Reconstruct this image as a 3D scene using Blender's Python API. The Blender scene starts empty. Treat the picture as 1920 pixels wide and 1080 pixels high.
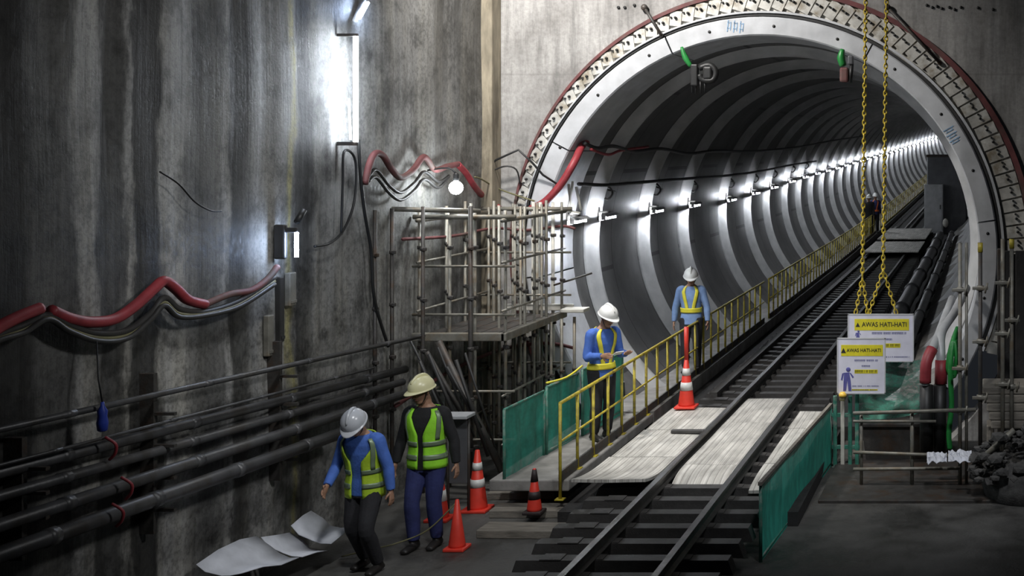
import bpy, bmesh, math, random
from mathutils import Vector, Matrix, noise
random.seed(7)
PI = math.pi
SC = bpy.context.scene
COL = SC.collection

# ------------------------------------------------------------------ camera frame
# portal wall is the plane y = 0; the camera looks along +y from 18 m in front of it
D, PPM, VX, VY, EYE = 18.0, 130.0, 1850.0, 280.0, 3.8
def sc_(y): return D/(D+y)
def at(px, py, y):
    k = PPM*sc_(y)
    return Vector(((px-VX)/k, y, EYE-(py-VY)/k))
def atX(px, py, X):                      # point of the picture lying in the plane x = X
    s = (px-VX)/(PPM*X)
    return at(px, py, D/s-D)
def atZ(px, py, Z):                      # point of the picture lying at height Z
    s = (py-VY)/(PPM*(EYE-Z))
    return at(px, py, D/s-D)

cam = bpy.data.cameras.new('camera'); camo = bpy.data.objects.new('camera', cam); COL.objects.link(camo)
camo.location = (0, -D, EYE); camo.rotation_euler = (PI/2, 0, 0)
cam.sensor_width = 36; cam.lens = PPM*D/1920*36
cam.shift_x = -(VX-960)/1920; cam.shift_y = -(540-VY)/1920
cam.clip_end = 400
SC.camera = camo

# ------------------------------------------------------------------ materials
def nt(name):
    m = bpy.data.materials.new(name); m.use_nodes = True
    n = m.node_tree.nodes; l = m.node_tree.links
    return m, n, l, n['Principled BSDF']
def mixc(n, l, fac, a, b, bt='MIX'):
    x = n.new('ShaderNodeMix'); x.data_type = 'RGBA'; x.blend_type = bt
    for s, v in ((x.inputs['Factor'], fac), (x.inputs[6], a), (x.inputs[7], b)):
        if hasattr(v, 'is_linked'): l.new(v, s)
        else: s.default_value = v if not isinstance(v, tuple) or len(v) == 4 else (*v, 1)
    return x.outputs[2]
def math_(n, l, op, a, b=0, c=None, clamp=False):
    x = n.new('ShaderNodeMath'); x.operation = op; x.use_clamp = clamp
    for i, v in enumerate((a, b) if c is None else (a, b, c)):
        if hasattr(v, 'is_linked'): l.new(v, x.inputs[i])
        else: x.inputs[i].default_value = v
    return x.outputs[0]
def noise_(n, l, vec, scale, detail=4, rough=.55):
    x = n.new('ShaderNodeTexNoise'); x.inputs['Scale'].default_value = scale
    x.inputs['Detail'].default_value = detail; x.inputs['Roughness'].default_value = rough
    if vec is not None: l.new(vec, x.inputs['Vector'])
    return x.outputs['Fac']
def mapping(n, l, vec, scale):
    x = n.new('ShaderNodeMapping'); x.inputs['Scale'].default_value = scale; l.new(vec, x.inputs['Vector']); return x.outputs[0]
def ramp(n, l, fac, stops):
    x = n.new('ShaderNodeValToRGB'); e = x.color_ramp.elements
    while len(e) < len(stops): e.new(.5)
    for k, (p, c) in enumerate(stops):
        e[k].position = p; e[k].color = (c, c, c, 1) if not isinstance(c, tuple) else (*c, 1)
    l.new(fac, x.inputs[0]); return x.outputs[0]
def bump(n, l, b, h, strength, dist=.02):
    x = n.new('ShaderNodeBump'); x.inputs['Strength'].default_value = strength; x.inputs['Distance'].default_value = dist
    l.new(h, x.inputs['Height']); l.new(x.outputs[0], b.inputs['Normal'])
def M(name, col, rough=.6, metal=0, var=.3, scale=9, bmp=.15, dirt=None, stretch=(1, 1, 1)):
    m, n, l, b = nt(name)
    tc = n.new('ShaderNodeTexCoord').outputs['Object']
    v = mapping(n, l, tc, stretch)
    f = noise_(n, l, v, scale, 5)
    f2 = noise_(n, l, v, scale*6, 3)
    g = ramp(n, l, f, [(.3, 1-var), (.7, 1+var*.3)])
    c = mixc(n, l, 1.0, (*col, 1), g, 'MULTIPLY')
    if dirt:
        d = ramp(n, l, noise_(n, l, v, scale*.6, 6, .65), [(.5, 0), (.66, 1)])
        c = mixc(n, l, d, c, (*dirt, 1))
    l.new(c, b.inputs['Base Color'])
    b.inputs['Roughness'].default_value = rough; b.inputs['Metallic'].default_value = metal
    if bmp: bump(n, l, b, f2, bmp, .01)
    return m
def EM(name, col, strength):
    m, n, l, b = nt(name)
    b.inputs['Base Color'].default_value = (.8, .8, .8, 1)
    b.inputs['Emission Color'].default_value = (*col, 1)
    b.inputs['Emission Strength'].default_value = strength
    return m

def wall_left_material():
    m, n, l, b = nt('stained_diaphragm_wall')
    tc = n.new('ShaderNodeTexCoord').outputs['Object']
    sx = n.new('ShaderNodeSeparateXYZ'); l.new(tc, sx.inputs[0]); Y, Z = sx.outputs[1], sx.outputs[2]
    wob = noise_(n, l, mapping(n, l, tc, (1, 1.2, .45)), 1.6, 5, .6)
    wob2 = noise_(n, l, mapping(n, l, tc, (1, 5, 1.5)), 2.2, 4, .6)
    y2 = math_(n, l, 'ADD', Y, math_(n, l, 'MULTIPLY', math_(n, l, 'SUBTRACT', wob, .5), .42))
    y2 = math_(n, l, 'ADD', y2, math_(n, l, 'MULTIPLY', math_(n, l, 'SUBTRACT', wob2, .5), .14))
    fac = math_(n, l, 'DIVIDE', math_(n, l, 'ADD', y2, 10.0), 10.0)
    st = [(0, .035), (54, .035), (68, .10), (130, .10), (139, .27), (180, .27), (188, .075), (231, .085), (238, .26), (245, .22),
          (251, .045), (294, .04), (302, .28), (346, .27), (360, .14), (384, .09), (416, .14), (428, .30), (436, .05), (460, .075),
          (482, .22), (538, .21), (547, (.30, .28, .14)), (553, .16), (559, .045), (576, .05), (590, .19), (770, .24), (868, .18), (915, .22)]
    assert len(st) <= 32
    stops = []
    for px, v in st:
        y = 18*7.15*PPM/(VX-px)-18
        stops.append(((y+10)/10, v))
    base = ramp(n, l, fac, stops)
    streak = noise_(n, l, mapping(n, l, tc, (1, 5, .22)), 1.8, 7, .7)
    c = mixc(n, l, 1.0, base, ramp(n, l, streak, [(.32, .66), (.5, 1.0), (.7, 1.2)]), 'MULTIPLY')
    mott = noise_(n, l, tc, 2.3, 8, .7)
    c = mixc(n, l, 1.0, c, ramp(n, l, mott, [(.36, .42), (.52, 1.05), (.72, 1.3)]), 'MULTIPLY')
    fine = noise_(n, l, tc, 22, 4, .7)
    c = mixc(n, l, 1.0, c, ramp(n, l, fine, [(.36, .62), (.55, 1.05)]), 'MULTIPLY')
    tint = mixc(n, l, ramp(n, l, noise_(n, l, mapping(n, l, tc, (1, 3, .3)), 1.3, 4), [(.45, 0), (.65, .7)]), (1.0, .99, .95, 1), (1.0, .96, .84, 1))
    c = mixc(n, l, 1.0, c, tint, 'MULTIPLY')
    # damp dark patch high up beside the corner
    up = math_(n, l, 'MULTIPLY', math_(n, l, 'SUBTRACT', Z, 3.9), .45, clamp=True)
    near = math_(n, l, 'MULTIPLY', math_(n, l, 'ADD', Y, 2.6), 1.0, clamp=True)
    pat = math_(n, l, 'MULTIPLY', math_(n, l, 'MULTIPLY', up, near), ramp(n, l, noise_(n, l, mapping(n, l, tc, (1, 1.6, .5)), 1.3, 6, .65), [(.42, 0), (.56, 1)]))
    c = mixc(n, l, math_(n, l, 'MULTIPLY', pat, .8), c, (.035, .033, .03, 1))
    l.new(c, b.inputs['Base Color'])
    l.new(ramp(n, l, fine, [(.3, .45), (.7, .8)]), b.inputs['Roughness'])
    b.inputs['Specular IOR Level'].default_value = .35
    hh = math_(n, l, 'ADD', math_(n, l, 'MULTIPLY', streak, .8), math_(n, l, 'MULTIPLY', fine, .4))
    bump(n, l, b, hh, .3, .04)
    return m
def wall_back_material():
    m, n, l, b = nt('pale_cast_concrete')
    tc = n.new('ShaderNodeTexCoord').outputs['Object']
    big = noise_(n, l, tc, .9, 7, .62)
    c = mixc(n, l, ramp(n, l, big, [(.36, 0), (.66, 1)]), (.22, .21, .20, 1), (.42, .41, .395, 1))
    drip = noise_(n, l, mapping(n, l, tc, (5, 1, .5)), 1.6, 6, .65)
    c = mixc(n, l, 1.0, c, ramp(n, l, drip, [(.36, .68), (.55, 1.03)]), 'MULTIPLY')
    fine = noise_(n, l, tc, 18, 5, .7)
    c = mixc(n, l, 1.0, c, ramp(n, l, fine, [(.34, .8), (.6, 1.05)]), 'MULTIPLY')
    sx = n.new('ShaderNodeSeparateXYZ'); l.new(tc, sx.inputs[0])
    for z0 in (4.88, 3.62, 6.1):
        d = math_(n, l, 'ABSOLUTE', math_(n, l, 'SUBTRACT', sx.outputs[2], z0))
        c = mixc(n, l, ramp(n, l, d, [(.0, .35), (.022, 0)]), c, (.13, .125, .12, 1))
    for x0 in (-5.3, -2.2, .9):
        d = math_(n, l, 'ABSOLUTE', math_(n, l, 'SUBTRACT', sx.outputs[0], x0))
        c = mixc(n, l, ramp(n, l, d, [(.0, .3), (.016, 0)]), c, (.14, .135, .13, 1))
    l.new(c, b.inputs['Base Color']); b.inputs['Roughness'].default_value = .8
    bump(n, l, b, fine, .25, .02)
    return m
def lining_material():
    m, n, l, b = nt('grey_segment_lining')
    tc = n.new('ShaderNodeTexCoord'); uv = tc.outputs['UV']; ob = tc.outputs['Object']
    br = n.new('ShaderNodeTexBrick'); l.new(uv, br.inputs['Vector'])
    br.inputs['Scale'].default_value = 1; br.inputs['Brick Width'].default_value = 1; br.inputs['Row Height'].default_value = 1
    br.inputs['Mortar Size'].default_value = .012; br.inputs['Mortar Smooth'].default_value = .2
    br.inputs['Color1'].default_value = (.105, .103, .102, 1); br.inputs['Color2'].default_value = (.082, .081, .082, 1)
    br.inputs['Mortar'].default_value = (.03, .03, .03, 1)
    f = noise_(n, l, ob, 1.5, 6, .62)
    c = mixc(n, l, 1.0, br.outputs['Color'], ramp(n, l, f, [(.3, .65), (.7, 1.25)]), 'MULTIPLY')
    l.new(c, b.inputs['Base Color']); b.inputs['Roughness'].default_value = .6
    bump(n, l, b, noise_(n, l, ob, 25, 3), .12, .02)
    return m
def deck_material():
    m, n, l, b = nt('pale_timber_deck')
    tc = n.new('ShaderNodeTexCoord').outputs['Object']
    sx = n.new('ShaderNodeSeparateXYZ'); l.new(tc, sx.inputs[0])
    fr = math_(n, l, 'FRACT', math_(n, l, 'MULTIPLY', sx.outputs[0], 13.0))
    gap = ramp(n, l, fr, [(.0, .0), (.07, 1), (.93, 1), (1.0, .0)])
    grain = noise_(n, l, mapping(n, l, tc, (24, .4, 1)), 1.5, 6, .65)
    c = mixc(n, l, ramp(n, l, grain, [(.35, 0), (.65, 1)]), (.36, .345, .31, 1), (.62, .60, .56, 1))
    pl = noise_(n, l, mapping(n, l, tc, (3, 1.2, 1)), 1.4, 5, .6)
    c = mixc(n, l, 1.0, c, ramp(n, l, pl, [(.32, .62), (.6, 1.05)]), 'MULTIPLY')
    c = mixc(n, l, gap, (.16, .15, .135, 1), c)
    l.new(c, b.inputs['Base Color']); b.inputs['Roughness'].default_value = .7
    bump(n, l, b, gap, .35, .01)
    return m
def mesh_material(name, col, hole):
    m, n, l, b = nt(name)
    tc = n.new('ShaderNodeTexCoord').outputs['Object']
    f = noise_(n, l, mapping(n, l, tc, (3, 3, 1)), 3, 5, .6)
    c = mixc(n, l, 1.0, (*col, 1), ramp(n, l, f, [(.3, .6), (.7, 1.15)]), 'MULTIPLY')
    l.new(c, b.inputs['Base Color']); b.inputs['Roughness'].default_value = .65
    h = noise_(n, l, mapping(n, l, tc, (1, 1, 2)), 12, 3)
    l.new(ramp(n, l, h, [(.3, 1-hole*1.5), (.6, 1-hole*.5)]), b.inputs['Alpha'])
    return m
def ground_material():
    m, n, l, b = nt('dirty_concrete_ground')
    tc = n.new('ShaderNodeTexCoord').outputs['Object']
    f = noise_(n, l, tc, 1.2, 8, .65)
    c = mixc(n, l, ramp(n, l, f, [(.35, 0), (.65, 1)]), (.03, .029, .027, 1), (.10, .097, .09, 1))
    l.new(c, b.inputs['Base Color'])
    l.new(ramp(n, l, f, [(.4, .4), (.6, .85)]), b.inputs['Roughness'])
    bump(n, l, b, noise_(n, l, tc, 14, 6, .7), .5, .03)
    return m

MT = dict(
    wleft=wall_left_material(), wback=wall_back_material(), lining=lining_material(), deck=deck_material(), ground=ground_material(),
    strip=M('ochre_corner_concrete', (.30, .26, .19), .8, 0, .5, 6, .4, (.12, .1, .07), (1, 1, .3)),
    rib=M('lamplit_rib_concrete', (.46, .46, .46), .6, 0, .25, 3, .15),  # paleness stands for lamplight on the ribs; lining kept darker for contrast
    ring=M('pale_precast_concrete', (.50, .51, .53), .6, 0, .2, 4, .12),
    ringdark=M('dark_gasket', (.03, .03, .03), .6),
    clamp=M('galvanised_clamp_plate', (.60, .585, .54), .5, .2, .35, 7, .15, (.26, .22, .16)),
    rimred=M('red_oxide_rim', (.15, .045, .045), .7, 0, .5, 3, .3, (.10, .07, .06)),
    hole=M('dark_bolt', (.02, .02, .02), .5),
    blue=M('blue_stencil_paint', (.30, .46, .66), .7, 0, .5, 20, 0),
    steel=M('galvanised_scaffold_tube', (.25, .24, .205), .5, .35, .4, 8, .15, (.20, .16, .11)),
    steeld=M('dark_rusty_steel', (.075, .07, .065), .55, .4, .4, 7, .25, (.07, .045, .03)),
    palepost=M('pale_plastic_sleeve', (.62, .60, .54), .5, 0, .3, 5, .1),
    pipe=M('dull_grey_service_pipe', (.095, .095, .098), .42, .2, .4, 5, .15, (.06, .055, .05)),
    rail=M('worn_rail_steel', (.11, .105, .10), .38, .7, .35, 10, .2),
    sleeper=M('grimy_sleeper', (.060, .057, .055), .62, .1, .4, 6, .3),
    bed=M('black_track_bed', (.025, .024, .024), .9, 0, .4, 5, .5),
    concrete=M('grey_walkway_concrete', (.27, .26, .245), .8, 0, .4, 4, .3),
    yellow=M('yellow_railing_paint', (.52, .42, .045), .45, 0, .35, 12, .1, (.2, .15, .04)),
    yellowchain=M('yellow_chain_paint', (.66, .50, .05), .4, 0, .3, 20, .1),
    green=mesh_material('green_mesh_sheet', (.028, .29, .22), .16),
    teal=mesh_material('teal_sheet', (.05, .50, .38), .03),
    net=mesh_material('thin_green_net', (.05, .26, .18), .42),
    greenframe=M('green_frame_paint', (.05, .22, .16), .5, 0, .4, 9, .2, (.25, .25, .22)),
    greenhose=M('green_hose_rubber', (.02, .22, .045), .4, 0, .3, 8, .1),
    red=M('red_corrugated_hose', (.30, .035, .045), .5, 0, .3, 8, .1),
    black=M('black_rubber', (.013, .013, .013), .5, 0, .3, 8, .1),
    cable=M('dark_cable', (.028, .027, .026), .5, 0, .3, 8, .1),
    olive=M('dirty_ochre_cable', (.16, .15, .07), .6, 0, .4, 8, .1),
    cone=M('red_orange_cone', (.75, .05, .03), .45, 0, .2, 6, .05),
    conew=M('white_reflective_band', (.72, .72, .70), .4, 0, .25, 9, .05),
    conebase=M('black_cone_base', (.03, .02, .02), .6),
    white=M('white_sheet', (.62, .64, .70), .6, 0, .2, 5, .2),
    signw=M('white_sign_board', (.66, .66, .76), .5, 0, .12, 6, .03),
    signy=M('yellow_sign_header', (.70, .62, .03), .5, 0, .2, 9, 0),
    signb=M('blue_sign_print', (.10, .10, .32), .6, 0, .2, 20, 0),
    signk=M('black_sign_print', (.02, .02, .02), .6, 0, .2, 20, 0),
    greybox=M('grey_enamel_cabinet', (.45, .46, .47), .5, .1, .25, 3, .1),
    darkbox=M('dark_machine_body', (.11, .112, .12), .5, .2, .3, 3, .1),
    wood=M('weathered_plank', (.22, .20, .17), .8, 0, .45, 4, .4, None, (1, 9, 4)),
    rubble=M('grey_rubble', (.09, .087, .083), .9, 0, .6, 9, .6),
    skin=M('tan_skin', (.36, .20, .13), .55, 0, .15, 10, .05),
    hair=M('black_hair', (.012, .010, .009), .5, 0, .3, 40, .2),
    eye=M('eye_white', (.7, .68, .64), .3, 0, .05, 5, 0),
    iris=M('dark_iris', (.015, .01, .008), .2, 0, .05, 5, 0),
    lip=M('lip_skin', (.30, .12, .10), .5, 0, .1, 9, 0),
    helw=M('white_helmet_shell', (.78, .78, .76), .32, 0, .1, 5, .02),
    helc=M('cream_helmet_shell', (.74, .70, .42), .32, 0, .1, 5, .02),
    helg=M('pale_grey_helmet_shell', (.50, .52, .56), .25, 0, .15, 5, .02),
    hivis=M('lime_hi_vis_cloth', (.33, .80, .035), .7, 0, .2, 7, .25),
    hivis2=M('yellow_green_hi_vis_cloth', (.42, .62, .03), .7, 0, .2, 7, .25),
    band=M('grey_reflective_tape', (.20, .27, .17), .4, .2, .2, 12, .05),
    strap=M('yellow_reflective_strap', (.80, .72, .06), .5, 0, .15, 12, .05),
    strapo=M('orange_strap', (.75, .16, .03), .5, 0, .15, 12, .05),
    blueshirt=M('blue_work_shirt', (.065, .155, .52), .8, 0, .25, 8, .3),
    paleblue=M('pale_blue_work_shirt', (.22, .34, .60), .8, 0, .25, 8, .3),
    blackcloth=M('black_jacket_cloth', (.014, .014, .016), .85, 0, .3, 8, .3),
    navy=M('navy_trouser_cloth', (.025, .033, .13), .85, 0, .3, 8, .3),
    charcoal=M('charcoal_trouser_cloth', (.020, .020, .024), .85, 0, .3, 8, .3),
    boot=M('black_boot_leather', (.018, .016, .015), .5, 0, .3, 9, .2),
    paper=M('white_paper', (.75, .75, .74), .7, 0, .05, 9, 0),
    bluecloth=M('blue_plastic', (.03, .06, .38), .4, 0, .2, 9, .1),
    tube=EM('glowing_tube', (.82, .90, 1.0), 110),
    tubew=EM('glowing_tunnel_tube', (.88, .93, 1.0), 230),
    bulb=EM('glowing_bulb', (.88, .95, 1.0), 130),
    lampb=EM('glowing_blue_white_tube', (.55, .70, 1.0), 120),
    yellowlamp=M('yellow_lamp_lens', (.85, .55, .08), .3, 0, .1, 8, .05),
    housing=M('white_lamp_housing', (.55, .56, .58), .45, .1, .15, 8, .05),
)

# ------------------------------------------------------------------ mesh building
ORG = {}
class MB:
    def __init__(s): s.v = []; s.f = []; s.uv = None; s.sm = []
    def add(s, vs, fs, smooth=False):
        o = len(s.v); s.v += [Vector(v) for v in vs]
        s.f += [tuple(o+i for i in f) for f in fs]; s.sm += [smooth]*len(fs); return s
    def box(s, a, b, rot=0, c=None, bev=0.0):
        (x0, y0, z0), (x1, y1, z1) = a, b
        x0, x1 = min(x0, x1), max(x0, x1); y0, y1 = min(y0, y1), max(y0, y1); z0, z1 = min(z0, z1), max(z0, z1)
        if bev:
            bev = min(bev, (x1-x0)*.3, (y1-y0)*.3, (z1-z0)*.3)
            bm = bmesh.new(); bmesh.ops.create_cube(bm, size=1)
            for v in bm.verts: v.co = Vector(((x0+x1)/2+v.co.x*(x1-x0), (y0+y1)/2+v.co.y*(y1-y0), (z0+z1)/2+v.co.z*(z1-z0)))
            bmesh.ops.bevel(bm, geom=bm.edges[:], offset=bev, segments=2, affect='EDGES', profile=.5)
            vs = [v.co.copy() for v in bm.verts]; bm.verts.index_update(); fs = [tuple(v.index for v in f.verts) for f in bm.faces]; bm.free()
        else:
            vs = [Vector(p) for p in ((x0,y0,z0),(x1,y0,z0),(x1,y1,z0),(x0,y1,z0),(x0,y0,z1),(x1,y0,z1),(x1,y1,z1),(x0,y1,z1))]
            fs = [(0,3,2,1),(4,5,6,7),(0,1,5,4),(1,2,6,5),(2,3,7,6),(3,0,4,7)]
        if rot:
            c = Vector(c if c else ((x0+x1)/2, (y0+y1)/2, (z0+z1)/2)); R = rot if isinstance(rot, Matrix) else Matrix.Rotation(rot, 3, 'Z')
            vs = [c+R@(v-c) for v in vs]
        return s.add(vs, fs)
    def tube(s, pts, r, seg=8, smooth=0, cap=True, closed=False, radii=None, flat=None):
        pts = [Vector(p) for p in pts]
        if smooth: pts, radii = catmull(pts, smooth, radii)
        n = len(pts); rings = []; prev = None
        for i, p in enumerate(pts):
            if closed: t = pts[(i+1) % n]-pts[i-1]
            else: t = pts[min(i+1, n-1)]-pts[max(i-1, 0)]
            if t.length < 1e-9: t = Vector((0, 0, 1))
            t.normalize()
            if prev is None:
                u = Vector((0, 0, 1)) if abs(t.z) < .9 else Vector((1, 0, 0))
                u = (u-t*u.dot(t)).normalized()
            else:
                u = prev-t*prev.dot(t)
                u = u.normalized() if u.length > 1e-6 else t.orthogonal().normalized()
            prev = u; w = t.cross(u)
            rr = radii[i] if radii else r
            ra, rb = rr if isinstance(rr, tuple) else (rr, rr)
            rings.append([p+u*ra*math.cos(2*PI*k/seg)+w*rb*math.sin(2*PI*k/seg) for k in range(seg)])
        vs = [v for g in rings for v in g]; fs = []
        for i in range(n if closed else n-1):
            a, b = i*seg, ((i+1) % n)*seg
            for k in range(seg): fs.append((a+k, a+(k+1) % seg, b+(k+1) % seg, b+k))
        if cap and not closed: fs += [tuple(range(seg-1, -1, -1)), tuple(range((n-1)*seg, n*seg))]
        return s.add(vs, fs, True)
    def rings(s, R, cap=True):
        seg = len(R[0]); vs = [v for g in R for v in g]; fs = []
        for i in range(len(R)-1):
            for k in range(seg): fs.append((i*seg+k, i*seg+(k+1) % seg, (i+1)*seg+(k+1) % seg, (i+1)*seg+k))
        if cap: fs += [tuple(range(seg-1, -1, -1)), tuple(range((len(R)-1)*seg, len(R)*seg))]
        return s.add(vs, fs, True)
    def lathe(s, prof, c=(0, 0, 0), seg=24, cap=True):
        c = Vector(c)
        return s.rings([[c+Vector((r*math.cos(2*PI*k/seg), r*math.sin(2*PI*k/seg), z)) for k in range(seg)] for r, z in prof], cap)
    def ball(s, c, r, seg=14, ry=None, rz=None, Mx=None):
        rx = r; ry = ry or r; rz = rz or r; c = Vector(c); R = []
        for i in range(seg//2+1):
            a = -PI/2+PI*i/(seg//2); a = max(-PI/2+.03, min(PI/2-.03, a))
            R.append([])
            for k in range(seg):
                p = Vector((rx*math.cos(a)*math.cos(2*PI*k/seg), ry*math.cos(a)*math.sin(2*PI*k/seg), rz*math.sin(a)))
                R[-1].append(c+(Mx@p if Mx else p))
        return s.rings(R)
    def prism(s, poly, a, b):           # poly (x,z) pushed from y=a to y=b
        n = len(poly)
        vs = [(x, a, z) for x, z in poly]+[(x, b, z) for x, z in poly]
        fs = [tuple(range(n-1, -1, -1)), tuple(range(n, 2*n))]+[(k, (k+1) % n, n+(k+1) % n, n+k) for k in range(n)]
        return s.add(vs, [f[::-1] for f in fs])
    def sweep(s, poly, path):           # poly (x,z) section carried along path points, section in the x-z plane
        R = [[Vector((p[0]+x, p[1], p[2]+z)) for x, z in poly] for p in path]
        n = len(poly); vs = [v for g in R for v in g]; fs = []
        for i in range(len(R)-1):
            for k in range(n): fs.append((i*n+k, (i+1)*n+k, (i+1)*n+(k+1) % n, i*n+(k+1) % n))
        fs += [tuple(range(n)), tuple(range((len(R)-1)*n+n-1, (len(R)-1)*n-1, -1))]
        return s.add(vs, fs)
    def build(s, name, mat, parent=None, loc=None, origin=True):
        if parent is not None: o = ORG[parent.name]
        elif loc is not None: o = Vector(loc)
        elif origin:
            xs = [v.x for v in s.v]; ys = [v.y for v in s.v]; zs = [v.z for v in s.v]
            o = Vector(((min(xs)+max(xs))/2, (min(ys)+max(ys))/2, min(zs)))
        else: o = Vector((0, 0, 0))
        me = bpy.data.meshes.new(name); me.from_pydata([v-o for v in s.v], [], s.f)
        me.polygons.foreach_set('use_smooth', s.sm); me.validate(); me.update()
        bm = bmesh.new(); bm.from_mesh(me); bmesh.ops.recalc_face_normals(bm, faces=bm.faces[:]); bm.to_mesh(me); bm.free()
        me.materials.append(MT[mat] if isinstance(mat, str) else mat)
        ob = bpy.data.objects.new(name, me); COL.objects.link(ob)
        if parent is not None: ob.parent = parent
        else: ob.location = o
        ORG[ob.name] = o
        return ob
def catmull(pts, n, radii=None):
    out = []; ro = [] if radii else None
    for i in range(len(pts)-1):
        p0, p1, p2, p3 = pts[max(i-1, 0)], pts[i], pts[i+1], pts[min(i+2, len(pts)-1)]
        for k in range(n):
            t = k/n
            out.append(.5*((2*p1)+(p2-p0)*t+(2*p0-5*p1+4*p2-p3)*t*t+(3*p1-p0-3*p2+p3)*t**3))
            if radii:
                a, b = radii[i], radii[i+1]
                if isinstance(a, tuple) or isinstance(b, tuple):
                    a = a if isinstance(a, tuple) else (a, a); b = b if isinstance(b, tuple) else (b, b)
                    ro.append((a[0]+(b[0]-a[0])*t, a[1]+(b[1]-a[1])*t))
                else: ro.append(a+(b-a)*t)
    out.append(pts[-1])
    if radii: ro.append(radii[-1])
    return out, ro
def tag(o, label, cat, group=None, kind=None):
    o['label'] = label; o['category'] = cat
    if group: o['group'] = group
    if kind: o['kind'] = kind
    return o
def thing(name, label, cat, loc=(0, 0, 0), group=None):
    o = bpy.data.objects.new(name, None); COL.objects.link(o); o.location = loc; o.empty_display_size = .1
    ORG[o.name] = Vector(loc); return tag(o, label, cat, group)
def struct(o): o['kind'] = 'structure'; return o
def copy_tree(o, parent=None):
    c = o.copy(); COL.objects.link(c)
    if parent is not None: c.parent = parent
    ORG[c.name] = ORG[o.name]
    for ch in list(o.children): copy_tree(ch, c)
    return c
ORD = 'first second third fourth fifth sixth seventh eighth ninth tenth eleventh twelfth thirteenth fourteenth fifteenth sixteenth seventeenth eighteenth nineteenth twentieth'.split()

# ------------------------------------------------------------------ tunnel axis
TX, TZ, RF, RO = (1429-VX)/PPM, EYE-(474-VY)/PPM, 3.13, 3.40
def cx(y): return 0 if y < 30 else (y-30)**2/2000
def cz(y): return 0 if y < 20 else (y-20)**2/2000
def axis(y): return TX+cx(y), TZ+cz(y)
RIBS = [.30, 2.0, 5.0, 8.0, 11.8, 14.9, 17.7, 20.9, 23.7, 26.6, 29.5, 32.5]
while RIBS[-1] < 98: RIBS.append(RIBS[-1]+2.95)

# ------------------------------------------------------------------ setting: shell
mb = MB(); ny, nz = 150, 46
for j in range(nz+1):
    for i in range(ny+1):
        y = -17.5+17.5*i/ny; z = -1.2+12.2*j/nz
        d = .035*noise.noise(Vector((y*1.7, z*.10, 3)))+.02*noise.noise(Vector((y*4.5, z*.35, 9)))+.03*noise.noise(Vector((y*.5, z*.6, 1)))
        if abs(y) < .35: d *= abs(y)/.35
        mb.v.append(Vector((-7.15+d, y, z)))
for j in range(nz):
    for i in range(ny):
        a = j*(ny+1)+i; mb.f.append((a, a+1, a+ny+2, a+ny+1)); mb.sm.append(True)
# outer skin gives the wall its thickness
o = len(mb.v)
mb.v += [Vector(p) for p in ((-8.1, -17.5, -1.2), (-8.1, .3, -1.2), (-8.1, .3, 11), (-8.1, -17.5, 11))]
mb.f.append((o+3, o+2, o+1, o)); mb.sm.append(False)
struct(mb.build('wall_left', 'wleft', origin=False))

# portal wall with the round opening (eccentric to the tunnel)
HX, HZ, HR = (1446-VX)/PPM, EYE-(470-VY)/PPM, 490/PPM
mb = MB(); N = 128; inner = []; outer = []
x0, x1, z0, z1 = -7.6, 6.0, -2.2, 11.0
for k in range(N):
    a = 2*PI*k/N; c, s = math.cos(a), math.sin(a)
    inner.append((HX+HR*c, HZ+HR*s))
    t = min(((x1-HX) if c > 0 else (x0-HX))/c if abs(c) > 1e-6 else 1e9, ((z1-HZ) if s > 0 else (z0-HZ))/s if abs(s) > 1e-6 else 1e9)
    outer.append((HX+t*c, HZ+t*s))
ring = [[Vector((x, 0, z)) for x, z in outer], [Vector((x, 0, z)) for x, z in inner], [Vector((x, .6, z)) for x, z in inner], [Vector((x, .6, z)) for x, z in outer]]
vs = [v for g in ring for v in g]; fs = []
for i in range(4):
    for k in range(N): fs.append((i*N+k, i*N+(k+1) % N, ((i+1) % 4)*N+(k+1) % N, ((i+1) % 4)*N+k))
mb.add(vs, fs); struct(mb.build('wall_back', 'wback', origin=False))
mb = MB(); mb.box((-7.2, -.34, -1.0), (-7.0, .0, 11), bev=.02); struct(mb.build('trim_1', 'strip', origin=False))
mb = MB(); mb.box((-7.6, -18.2, -.6), (8, .0, -.4)); struct(mb.build('floor', 'ground', origin=False))

# tunnel lining
def ring_pts(y, r, n=96):
    x, z = axis(y)
    return [Vector((x+r*math.sin(2*PI*k/n), y, z-r*math.cos(2*PI*k/n))) for k in range(n)]
ys = [1.2]
for a, b in zip([1.2]+RIBS[2:], RIBS[2:]):
    for k in range(1, 4):
        yy = a+(b-a)*k/3
        if yy > ys[-1]+.2: ys.append(yy)
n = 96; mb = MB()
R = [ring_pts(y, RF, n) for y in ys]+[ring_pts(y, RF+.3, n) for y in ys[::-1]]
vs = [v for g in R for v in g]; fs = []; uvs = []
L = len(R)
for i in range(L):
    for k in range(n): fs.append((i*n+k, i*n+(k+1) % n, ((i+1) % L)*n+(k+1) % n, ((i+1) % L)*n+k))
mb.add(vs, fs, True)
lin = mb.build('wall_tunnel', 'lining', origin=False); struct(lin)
uvl = lin.data.uv_layers.new(name='UVMap')
for p in lin.data.polygons:
    ks = []
    for li in p.loop_indices:
        vi = lin.data.loops[li].vertex_index; ks.append((li, vi % n, lin.data.vertices[vi].co.y))
    wrap = max(k for _, k, _ in ks)-min(k for _, k, _ in ks) > n/2
    for li, k, y in ks:
        kk = k+n if wrap and k < n/2 else k
        uvl.data[li].uv = (kk/n*6+.35, (y-.2)/1.48)
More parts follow.
